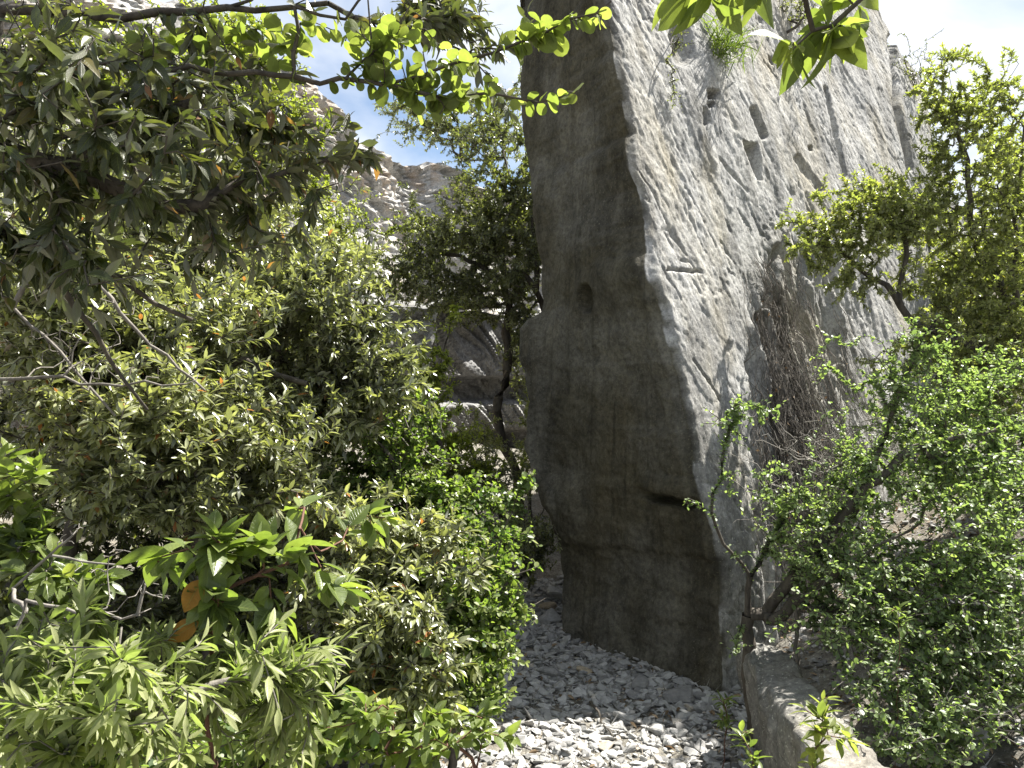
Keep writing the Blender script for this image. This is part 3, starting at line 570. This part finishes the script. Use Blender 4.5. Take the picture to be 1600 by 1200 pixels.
# --- the left thicket of holm oak
tk = [('holm_oak', 'silvery holm oak filling the thicket at far left, mid height', (60, 980, 3.0), [(.03, [(120, 800, 3), (190, 640, 3), (280, 620, 3), (380, 560, 3.1), (480, 600, 3.1)])],
       [(90, 560, 120, 100, 2.9, .35, 250), (230, 520, 130, 90, 3, .3, 300), (70, 430, 110, 80, 2.7, .3, 170)]),
      ('holm_oak', 'pale tipped holm oak at the thicket right edge in front of the grey cliff', (520, 980, 3.6), [(.022, [(500, 800, 3.6), (470, 640, 3.5), (540, 560, 3.5)])],
       [(430, 500, 110, 80, 3.5, .35, 330), (560, 560, 75, 65, 3.5, .3, 230), (500, 430, 70, 60, 3.6, .3, 130), (600, 600, 60, 45, 3.4, .25, 100), (500, 640, 90, 60, 3.4, .3, 170)]),
      ('holm_oak', 'grey leaved holm oak low in the middle of the thicket above the broad leaved plant', (330, 1050, 2.7), [(.02, [(330, 900, 2.7), (260, 760, 2.7), (200, 700, 2.6)])],
       [(210, 660, 120, 80, 2.6, .3, 260), (360, 680, 110, 80, 2.9, .3, 240), (420, 780, 80, 60, 3.0, .3, 130), (270, 790, 70, 40, 2.6, .2, 60), (150, 760, 80, 60, 2.5, .2, 60)]),
      ('holm_oak', 'tall holm oak rising behind the thicket, above its middle', (300, 900, 4.8), [(.04, [(300, 700, 4.8), (290, 500, 4.8), (310, 350, 4.8)])],
       [(250, 380, 180, 120, 4.6, .5, 420), (430, 400, 100, 100, 4.6, .4, 250), (100, 350, 160, 120, 4.2, .4, 260), (350, 560, 200, 100, 4.4, .4, 300), (120, 700, 160, 120, 3.8, .4, 220)]),
      ('holm_oak', 'narrow leaved holm oak bush with pale clumps above the path bend', (640, 1120, 3.0), [(.01, [(640, 1000, 3), (660, 900, 2.9)])],
       [(640, 850, 70, 50, 3.0, .25, 110), (560, 900, 80, 70, 2.8, .25, 150), (700, 900, 60, 45, 2.9, .2, 60), (600, 980, 90, 70, 2.6, .25, 170), (640, 1060, 70, 60, 2.5, .2, 90), (520, 820, 70, 60, 3, .2, 90)])]
for k, (nm, lab, rt, sk, bl) in enumerate(tk):
    plant(nm, lab, 'tree' if k < 4 else 'bush', root_at(*rt), sk, bl, L_('oak', **({'L': .041, 'sun': .5} if k != 3 else {'L': .040, 'segs': 2})), 40+k, group='holm oaks of the left thicket', step=.07, tip_r=.002, cth=.30)
plant('understory_shrub', 'shaded grey green undergrowth beneath the holm oaks of the left thicket', 'shrub', root_at(200, 1000, 4.0), [], [(150, 800, 260, 110, 3.9, .4, 330), (430, 860, 160, 90, 3.8, .4, 240), (60, 960, 160, 80, 3.2, .3, 120), (350, 980, 200, 80, 3.2, .3, 180)], L_('ever', L=.04), 48, step=.08, cth=.2)
plant('understory_shrub', 'green leafy undergrowth between the thicket and the gravel path, low centre left', 'shrub', root_at(520, 1100, 2.6), [], [(560, 1080, 130, 80, 2.7, .25, 170), (420, 1150, 180, 60, 2.3, .25, 110), (150, 1150, 200, 60, 2.0, .25, 100)], L_('small', L=.03), 49, step=.07, cth=.2)
plant('evergreen_tree', 'leafy tree filling the background at the far right edge above the slope', 'tree', root_at(1640, 560, 8.5), [], [(1560, 420, 110, 110, 8, .7, 330), (1600, 260, 70, 90, 8, .6, 150), (1560, 560, 100, 70, 7.5, .6, 200)], L_('far', mat='yellow'), 47, step=.14, tip_r=.003)
plant('round_leaf_bush', 'fresh round leaved bush leaning over the gravel path with twigs poking right', 'bush', root_at(700, 1150, 2.9),
      [(.004, [(720, 1020, 2.9), (790, 960, 2.95), (852, 935, 3.0)]), (.004, [(760, 960, 2.9), (800, 900, 2.95), (842, 885, 3.0)]), (.0035, [(770, 880, 3), (800, 800, 3.1), (836, 722, 3.1)])],
      [(700, 970, 75, 80, 2.9, .22, 170), (750, 1010, 50, 60, 2.9, .15, 80), (790, 950, 45, 35, 2.95, .12, 40), (720, 1070, 55, 45, 2.7, .15, 70), (765, 1085, 30, 45, 2.8, .1, 34), (775, 1010, 30, 40, 2.95, .1, 30), (760, 870, 55, 45, 3.1, .15, 50), (825, 750, 14, 30, 3.1, .06, 8)], L_('small', L=.023), 50, step=.06, tip_r=.0014, cth=.35)
plant('broad_leaf_sprout', 'cluster of fresh broad green sprouts beside the sunlit gravel at bottom centre', 'sprout', root_at(690, 1230, 2.3), [],
      [(720, 1130, 60, 30, 2.3, .1, 10), (650, 1160, 60, 35, 2.2, .1, 10), (770, 1150, 30, 25, 2.4, .06, 5), (580, 1110, 50, 30, 2.1, .1, 8), (510, 1150, 50, 40, 2.0, .1, 9)], L_('broad', L=.055, n=8), 51, step=.05, bark='stem_red', cth=.2)
plant('young_oak', 'pale yellow green pointed leaved oak shoots filling the bottom left corner', 'bush', np.array([-.95, .9, .1]),
      [(.005, [(60, 1180, 1.25), (220, 1110, 1.3), (380, 1060, 1.35), (540, 1040, 1.4)]), (.004, [(100, 1180, 1.2), (180, 1060, 1.25), (190, 980, 1.3)]), (.004, [(220, 1110, 1.3), (300, 1160, 1.3)])],
      [(90, 1020, 130, 60, 1.35, .15, 34), (150, 1110, 190, 70, 1.25, .15, 48), (370, 1050, 130, 60, 1.45, .12, 34), (430, 1130, 110, 70, 1.5, .12, 26), (480, 1040, 70, 35, 1.45, .06, 12), (260, 1000, 60, 30, 1.45, .1, 9)], L_('young'), 52, step=.04, tip_r=.0013, bark='bark_grey', cth=.25)
bl = plant('broad_leaf_shrub', 'shrub with large glossy green leaves in the foreground, lower left of centre', 'shrub', np.array([-.55, 1.35, .1]),
      [(.005, [(330, 1010, 1.5), (332, 930, 1.5), (330, 870, 1.5)]), (.004, [(330, 930, 1.5), (400, 900, 1.52), (450, 880, 1.55)])],
      [(330, 860, 30, 30, 1.45, .06, 5), (400, 870, 40, 25, 1.5, .06, 3), (450, 870, 30, 20, 1.55, .05, 2), (255, 875, 22, 15, 1.55, .05, 2), (350, 930, 40, 25, 1.45, .06, 3), (475, 790, 15, 15, 1.75, .04, 1), (430, 960, 50, 20, 1.5, .05, 2), (530, 900, 30, 25, 1.8, .06, 3), (575, 820, 30, 30, 2.0, .06, 3)], L_('broad'), 53, step=.05, tip_r=.0018, bark='stem_red', cth=.1)
r = np.random.default_rng(5)
for (a, b, d, ax, nn) in ((318, 898, 1.42, (-.5, -.1, -1), (.2, -1, .2)), (318, 968, 1.42, (-.85, -.1, -.45), (.2, -.9, .5))):
    V, Fq, lu, lw = leaves(U([a], [b], [d])+0., np.array([ax], float), np.array([nn], float), np.array([.078]), .5, 'pet', 8, .15, .2, r, .06)
    mesh('withered_leaf', V, Fq, M['orange'], bl, True, {'tint': np.full(len(V), .5), 'lu': lu, 'lw': lw})['label'] = 'withered orange brown leaf'
plant('broad_leaf_shrub', 'dark glossy broad leaves in deep shade at the left edge', 'shrub', root_at(40, 1150, 2.2), [], [(40, 830, 70, 60, 2.1, .15, 16), (90, 900, 80, 40, 2.0, .12, 14), (30, 740, 40, 50, 2.1, .1, 8), (90, 960, 60, 30, 1.9, .1, 8)], L_('broad', L=.065, sun=.1), 54, step=.06, bark='bark_grey', cth=.2)
plant('dead_branch', 'bleached bare branch with forked twigs lying across the shade at lower left', 'branch', root_at(-60, 925, 1.75),
      [(.008, [(40, 938, 1.75), (100, 950, 1.75), (190, 968, 1.75), (215, 960, 1.75)]), (.005, [(215, 962, 1.75), (222, 930, 1.76), (230, 900, 1.78)]), (.006, [(20, 920, 1.9), (75, 870, 1.9), (120, 830, 1.9)]), (.004, [(80, 868, 1.9), (150, 880, 1.9), (205, 878, 1.9)])],
      [(180, 880, 70, 35, 1.85, .06, 16), (110, 830, 25, 25, 1.9, .04, 9), (230, 930, 50, 25, 1.76, .05, 12)], None, 55, bark='bark_dead', step=.03, tip_r=.0011, cth=.1, trunk='branchwork')

# --- overhead oak, its canopy above the frame and its twigs in it
plant('overhanging_oak', 'overhanging old holm oak with long dark drooping leaves across the upper left', 'tree', G(-1.75, 1.35, -.05),
      [(.07, [(-1.75, 1.35, 1.0, 0), (-1.70, 1.38, 2.0, 0)]), (.035, [(-300, 250, 1.45), (0, 232, 1.45), (110, 262, 1.45), (240, 325, 1.5), (310, 322, 1.55), (350, 295, 1.6)]),
       (.016, [(110, 262, 1.45), (260, 180, 1.5), (400, 100, 1.6)]), (.022, [(-1.70, 1.38, 2.6, 0), (-1.2, 1.6, 3.2, 0), (-.5, 1.9, 3.4, 0), (0.1, 2.0, 3.3, 0)]), (.010, [(-60, 120, 1.6), (90, 150, 1.6), (240, 150, 1.65), (330, 190, 1.7), (470, 200, 1.75)]), (.009, [(310, 322, 1.55), (380, 280, 1.6), (480, 255, 1.7), (560, 240, 1.8)]), (.010, [(-80, 330, 1.5), (60, 400, 1.5), (180, 430, 1.6), (300, 500, 1.7)]), (.007, [(60, 400, 1.5), (150, 520, 1.6), (230, 640, 1.7)]), (.012, [(0, 15, 1.6), (120, 22, 1.6), (250, 18, 1.6), (450, 12, 1.6)])],
      [(90, 90, 160, 90, 1.35, .25, 44), (300, 130, 150, 80, 1.6, .25, 34), (110, 230, 190, 90, 1.4, .25, 44), (300, 290, 170, 80, 1.7, .25, 42), (430, 230, 90, 80, 1.75, .2, 24), (80, 390, 170, 90, 1.5, .25, 40), (400, 390, 90, 80, 1.7, .2, 19), (550, 240, 50, 25, 1.8, .1, 7),
       (690, 10, 70, 35, 1.9, .12, 22), (760, 60, 60, 40, 1.9, .1, 12), (790, 150, 25, 30, 2.0, .06, 5), (620, 30, 50, 30, 1.8, .1, 8), (830, 40, 30, 30, 1.9, .08, 6),
       (300, -320, 420, 210, 1.9, .5, 55), (650, -420, 330, 150, 2.2, .5, 25)], L_('canopy'), 60, step=.06, tip_r=.0012, maxr=.06, cth=.12, sag=.06, sides=6)
plant('round_leaf_tree', 'thin dark branch with backlit round green leaves crossing the sky before the slab', 'tree', G(-2.3, 1.9, -.05),
      [(.03, [(-2.3, 1.9, 1.2, 0), (-2.1, 1.8, 2.2, 0)]), (.010, [(-200, 60, 1.5), (0, 80, 1.5), (120, 98, 1.5), (230, 104, 1.5), (330, 112, 1.5), (430, 117, 1.5), (530, 122, 1.5), (600, 132, 1.5), (625, 136, 1.5)]),
       (.0035, [(600, 132, 1.5), (660, 118, 1.5), (740, 90, 1.5), (850, 52, 1.5), (955, 2, 1.5)]), (.004, [(625, 136, 1.5), (680, 150, 1.5), (780, 148, 1.5), (840, 160, 1.5), (890, 148, 1.5)]), (.003, [(600, 132, 1.5), (580, 60, 1.5), (575, 0, 1.5)]), (.0045, [(460, 10, 1.5), (540, 30, 1.5), (580, -20, 1.5)]), (.0025, [(540, 122, 1.5), (610, 60, 1.5), (640, 10, 1.5)])],
      [(575, 70, 45, 55, 1.5, .1, 8), (660, 80, 70, 55, 1.5, .1, 9), (750, 110, 60, 50, 1.5, .1, 11), (850, 60, 60, 30, 1.5, .06, 6), (920, 30, 30, 22, 1.5, .04, 4), (880, 152, 16, 14, 1.5, .02, 2), (480, 60, 60, 50, 1.6, .1, 6), (300, 50, 140, 50, 1.7, .15, 15), (430, 80, 60, 50, 1.7, .1, 8), (690, 160, 80, 25, 1.5, .06, 5)],
      L_('round', n=7), 61, step=.04, tip_r=.0012, cth=.1)
plant('broad_leaf_tree', 'near spray of large yellow green leaves hanging into the top right from overhead', 'tree', G(1.5, .2, -.05),
      [(.04, [(1.5, .2, 1.2, 0), (1.45, .25, 2.4, 0), (.7, .6, 2.5, 0)]), (.003, [(1560, -160, .85), (1400, -30, .85), (1300, 40, .85), (1270, 48, .85)]), (.002, [(1270, 48, .85), (1240, 75, .85)]), (.003, [(1200, -200, .72), (1120, -60, .72), (1110, -25, .72)])],
      [(1300, 40, 26, 14, .85, .02, 2), (1275, 30, 22, 16, .86, .02, 1), (1238, 72, 10, 8, .84, .02, 1), (1090, -35, 50, 10, .72, .03, 2), (1190, -35, 30, 8, .74, .02, 1), (1330, 0, 20, 16, .85, .02, 1)],
      dict(LF['broad'], mat='round', L=.050, ratio=.42, n=9, droop=.7, along=.03, flat=.3, jit=.8, spread=1.2), 62, step=.03, tip_r=.0012, cth=0)

# --- right side
plant('yellow_green_oak', 'sunlit yellow green oak with twisting black branches at the right edge', 'tree', root_at(1760, 900, 5.2),
      [(.06, [(1740, 640, 5), (1660, 590, 4.9), (1590, 566, 4.9), (1480, 530, 4.9), (1420, 498, 4.9)]), (.025, [(1420, 498, 4.9), (1385, 445, 4.9), (1330, 408, 4.9), (1290, 380, 4.9)]), (.02, [(1405, 470, 4.9), (1412, 420, 4.9), (1418, 350, 4.9)]),
       (.03, [(1600, 566, 4.9), (1580, 470, 5), (1530, 400, 5), (1515, 340, 5.1), (1512, 250, 5.1), (1490, 190, 5.1)]), (.014, [(1514, 290, 5.1), (1560, 230, 5.1), (1610, 170, 5.1)]), (.016, [(1585, 480, 5), (1590, 300, 5), (1600, 200, 5)])],
      [(1370, 320, 95, 42, 4.9, .3, 190), (1290, 375, 70, 50, 4.9, .25, 100), (1330, 440, 60, 30, 4.8, .2, 26), (1400, 380, 70, 50, 4.9, .3, 100), (1490, 160, 55, 60, 5.1, .3, 110), (1550, 150, 60, 60, 5.1, .3, 50), (1550, 260, 70, 70, 5.1, .35, 90), (1470, 250, 30, 40, 5.1, .2, 40), (1480, 330, 50, 50, 5, .3, 60),
       (1560, 400, 70, 80, 5, .4, 120), (1470, 440, 70, 50, 5, .3, 80), (1590, 500, 50, 50, 5, .3, 80), (1500, 90, 35, 22, 5.1, .15, 16), (1595, 330, 50, 90, 5, .3, 80), (1560, 600, 90, 70, 4.8, .3, 150), (1450, 560, 70, 50, 4.9, .3, 90), (1540, 480, 80, 60, 5, .3, 120)], L_('yellow', n=22), 70, step=.08, tip_r=.0018, maxr=.05, cth=.36, clump=.3)
plant('blue_green_bush', 'wide bush of tiny blue green leaves spreading right from the slab corner', 'bush', root_at(1180, 1010, 3.35),
      [(.022, [(1165, 985, 3.35), (1172, 900, 3.3), (1205, 840, 3.3), (1232, 790, 3.3)]), (.014, [(1195, 960, 3.35), (1240, 900, 3.3), (1300, 830, 3.3), (1350, 760, 3.3), (1385, 680, 3.3), (1405, 610, 3.3), (1440, 530, 3.3), (1462, 500, 3.3)]),
       (.012, [(1205, 970, 3.3), (1260, 930, 3.2), (1320, 880, 3.1), (1420, 830, 3.1)]), (.006, [(1172, 900, 3.3), (1130, 850, 3.25), (1112, 800, 3.2)]), (.005, [(1112, 800, 3.2), (1128, 720, 3.2), (1150, 650, 3.2)]), (.004, [(1112, 800, 3.2), (1075, 782, 3.2)]), (.006, [(1350, 760, 3.3), (1430, 700, 3.3), (1560, 670, 3.3)])],
      [(1450, 760, 150, 80, 3.5, .35, 380), (1380, 880, 160, 80, 3.2, .3, 350), (1530, 870, 110, 100, 3.1, .3, 280), (1270, 790, 60, 50, 3.3, .2, 60), (1250, 880, 60, 60, 3.25, .2, 70), (1500, 660, 110, 50, 3.5, .3, 150), (1400, 600, 70, 50, 3.4, .2, 60), (1430, 530, 50, 30, 3.4, .15, 28),
       (1150, 650, 40, 35, 3.2, .1, 20), (1130, 730, 22, 50, 3.2, .08, 12), (1200, 640, 35, 30, 3.3, .1, 12), (1080, 785, 14, 14, 3.2, .05, 4), (1520, 1000, 100, 60, 2.9, .25, 150), (1380, 990, 120, 50, 2.9, .2, 110), (1450, 1080, 110, 60, 2.7, .2, 90), (1560, 1090, 60, 60, 2.8, .2, 60), (1340, 930, 90, 60, 3.2, .25, 120), (1570, 760, 60, 80, 3.4, .3, 120), (1330, 720, 70, 50, 3.5, .25, 70), (1530, 590, 90, 50, 3.7, .3, 120), (1580, 960, 50, 80, 3, .25, 100), (1285, 560, 20, 60, 3.5, .1, 18), (1210, 770, 50, 50, 3.3, .15, 30), (1150, 1000, 25, 25, 3.2, .08, 9)],
      L_('blue'), 71, step=.06, tip_r=.0015, maxr=.03, cth=.38, bark='bark')
plant('blue_green_bush', 'second tiny leaved bush behind the first, in front of the rubble slope at far right', 'bush', root_at(1620, 900, 4.3), [],
      [(1540, 740, 100, 70, 4.2, .3, 170), (1430, 640, 90, 60, 4.4, .3, 120), (1580, 620, 60, 60, 4.3, .3, 80)], L_('blue', L=.022), 72, step=.08, tip_r=.0018, bark='bark_grey')
def vine():
    r = np.random.default_rng(73); fx, fy = PX(front); pts, par, rad = [], [], []
    for k in range(520):
        x0 = r.choice([r.normal(1203, 17), r.uniform(1180, 1320)], p=[.75, .25]); y0 = r.uniform(400, 720) if x0 < 1240 else r.uniform(460, 700)
        c = int(np.argmin((fx-x0)**2+(fy-y0)**2)); a_, b_ = divmod(c, front.shape[1]); rr = r.uniform(.0010, .0028)*(1.8 if r.uniform() < .08 else 1); L = r.uniform(40, 190); off = r.uniform(.01, .10)*(2.2 if r.uniform() < .2 else 1); w1, w2 = r.uniform(0, 9, 2); f1 = r.uniform(.04, .16); dx = r.normal(0, .14)
        i0 = -1; a = float(a_); q = 0
        while q < L:
            b = b_-int(q); 
            if b < 25: break
            aa = int(np.clip(a, 2, front.shape[0]-2)); P0 = front[aa, b]+NF*(off*(.4+.6*min(1, q/30))+.025*math.sin(q*f1+w1))+DV*(.03*math.sin(q*f1*1.7+w2)+.012*r.normal())
            if P0[2] < ground_h(P0[0], P0[1])-.02: break
            pts.append(P0); par.append(i0); i0 = len(pts)-1; rad.append(rr*(1-.5*q/L)); q += 4; a += dx
    e = empty('dry_vine', pts[0], 'mass of dry brown vine stems hanging against the sunlit slab face', 'vine')
    tubes(np.array(pts), np.array(par), np.array(rad), 3, 'stems', M['vine'], e)
    n = 260; k = r.integers(0, len(pts), n); P0 = np.array(pts)[k]
    V, Fq, lu, lw = leaves(P0, r.normal(0, 1, (n, 3))+[0, 0, -1.], r.normal(0, 1, (n, 3)), r.uniform(.012, .03, n), .5, 'oval', 2, .4, .5, r)
    mesh('dead_leaves', V, Fq, M['litter'], e, True, {'tint': np.repeat(r.uniform(0, 1, n), 9)})
vine()
plant('dry_vine', 'tangle of pale leafless twigs in front of the dark vine stems, mid right', 'vine', root_at(1250, 930, 3.4), [(.007, [(1240, 850, 3.4), (1290, 740, 3.5)])], [(1270, 720, 110, 70, 3.6, .15, 110), (1330, 700, 70, 50, 3.5, .1, 50), (1230, 820, 60, 60, 3.4, .1, 40)], None, 74, bark='bark_dead', step=.05, tip_r=.0014, maxr=.010, wig=.8, cth=.1, sides=4, trunk='stems', pull=.7)
p = on_face(1125, 75)
tf = empty('grass_tuft', p, 'green grassy tuft sprouting from a ledge high on the sunlit face', 'plant'); r = np.random.default_rng(8)
n = 420; b0 = p+r.normal(0, 1, (n, 3))*np.array([.09, .05, .07]); ax = r.normal(0, .6, (n, 3))+np.array([0, -.5, .35])
V, Fq, lu, lw = leaves(b0, ax, r.normal(0, 1, (n, 3))+np.array([0, 0, 1.]), r.uniform(.08, .24, n), .045, 'lance', 4, .35, .2, r); mesh('blades', V, Fq, M['grass'], tf, True, {'tint': np.repeat(r.uniform(0, 1, n), 15)})
q = on_face(1055, 70)
plant('hanging_plant', 'thin dark straggly plant trailing down the face below a small hollow', 'plant', q, [], [(1060, 60, 18, 16, float(q[1])-.1, .06, 22), (1050, 140, 16, 70, float(on_face(1050, 150)[1])-.06, .03, 22)], L_('ever', L=.018, n=4), 76, step=.05, tip_r=.0012, cth=0, trunk='stems', crown='leaves')
for k, (a, b, ra, rb, d, n, lab) in enumerate(((1440, 110, 50, 50, 8.7, 60, 'wispy twiggy shrub on the right rim of the slab against the sky'), (1250, 10, 70, 30, 7.6, 60, 'bushy plant on the slab rim behind the hanging leaf spray'), (1480, 200, 35, 35, 8.6, 40, 'small bush at the shoulder of the slab behind the oak'))):
    c = on_face(a-20, b+40)
    plant('rim_shrub', lab, 'shrub', c, [], [(a, b, ra, rb, float(c[1])+.1, .2, n)], L_('ever', L=.03, n=5), 77+k, step=.09, tip_r=.0025, cth=.1)
plant('low_shrub', 'low leafy growth over the stones in the bottom right corner', 'shrub', root_at(1500, 1230, 2.5), [], [(1470, 1120, 120, 50, 2.6, .2, 110), (1400, 1170, 70, 30, 2.5, .1, 36), (1570, 1010, 60, 60, 2.8, .2, 60), (1370, 1060, 60, 50, 2.7, .15, 36)], L_('blue', n=10), 84, step=.06, tip_r=.0013, bark='bark_grey', cth=.2)
# --- lower right foreground sprouts
for k, (a, b, d, bl_, lab) in enumerate(((1285, 1290, 2.2, [(1275, 1110, 30, 20, 2.15, .04, 3), (1300, 1150, 35, 25, 2.1, .05, 4), (1270, 1170, 25, 20, 2.1, .04, 3), (1300, 1085, 8, 8, 2.15, .02, 1)], 'bright yellow green sprout in front of the pale block'),
        (1170, 1240, 2.6, [(1165, 1150, 12, 12, 2.6, .03, 2), (1170, 1185, 18, 12, 2.55, .03, 2)], 'small upright sprout left of the pale block at the bottom edge'),
        (1135, 1180, 2.95, [(1128, 1095, 18, 14, 2.95, .04, 4), (1130, 1120, 18, 14, 2.95, .04, 4)], 'rosette of glossy leaves at the slab corner beside the pale block'),
        (1390, 1150, 2.6, [(1400, 958, 16, 10, 2.6, .03, 2)], 'single pale star shaped leaf cluster in the shade of the right bush'))):
    plant('leafy_sprout', lab, 'sprout', root_at(a, b, d), [], bl_, L_('broad', L=.050 if k != 2 else .04, mat='broad' if k else 'round', ratio=.36, n=8, sun=.8), 85+k, step=.04, tip_r=.0014, cth=0, bark='stem_red', trunk='stem', crown='leaves')
# leaf litter and bare twigs
r = np.random.default_rng(31); n = 2600; x = r.uniform(1.2, 4.5, n); y = r.uniform(2, 6.5, n); m = r.uniform(0, 1, n) < .12; x[m] = r.uniform(-.7, 1.3, m.sum()); y[m] = r.uniform(2.6, 5, m.sum())
P0 = np.stack([x, y, ground_h(x, y)+.02], -1); V, Fq, lu, lw = leaves(P0, r.normal(0, 1, (n, 3))*[1, 1, .25], r.normal(0, .4, (n, 3))+[0, 0, 1.], r.uniform(.02, .05, n), .4, 'oval', 3, .25, .4, r)
lt = mesh('leaf_litter', V, Fq, M['litter'], None, True, {'tint': np.repeat(r.uniform(0, 1, n), 12)}); tag(lt, kind='stuff')
plant('bare_twigs', 'arching leafless twigs reaching right over the green bush before the gap', 'twigs', root_at(520, 640, 3.7), [(.006, [(520, 640, 3.7), (620, 640, 3.6), (660, 650, 3.6), (695, 610, 3.6), (712, 570, 3.6)]), (.005, [(620, 640, 3.6), (660, 700, 3.6), (690, 722, 3.6), (725, 726, 3.6)]), (.005, [(600, 650, 3.6), (640, 700, 3.6), (665, 740, 3.6), (680, 752, 3.6)]), (.004, [(560, 620, 3.6), (600, 570, 3.6), (650, 520, 3.6)])],
      [(660, 660, 60, 60, 3.6, .1, 12), (600, 600, 60, 50, 3.6, .1, 10)], None, 90, bark='bark_grey', step=.04, tip_r=.0014, cth=0, trunk='twigwork')
plant('bare_twigs', 'long grey bare twigs slanting across the oak leaves at far left', 'twigs', root_at(-60, 400, 2.2), [(.009, [(-60, 400, 2.2), (20, 480, 2.2), (95, 550, 2.2), (180, 650, 2.2)]), (.008, [(60, 430, 2.2), (150, 440, 2.2), (235, 540, 2.2), (320, 610, 2.2)]), (.006, [(-40, 600, 2.1), (60, 590, 2.1), (160, 600, 2.1), (290, 600, 2.1)])],
      [(130, 540, 120, 90, 2.2, .12, 26)], None, 91, bark='bark_grey', step=.05, tip_r=.0013, cth=0, trunk='twigwork')
# fallen twig on the gravel
a = U(922, 1108, atpix(922, 1108)); b = U(942, 1142, atpix(942, 1142)); c = U(946, 1150, atpix(946, 1150))
st = resample([a+[0, 0, .035], (a+b)/2+[.01, 0, .04], b+[0, 0, .03], c+[.03, -.05, .02]], .02, np.random.default_rng(1), .1)
tw = tubes(st, np.arange(len(st))-1, np.linspace(.007, .004, len(st)), 6, 'twig', M['bark'], None); tag(tw, 'dark fallen twig lying on the shaded gravel', 'twig')
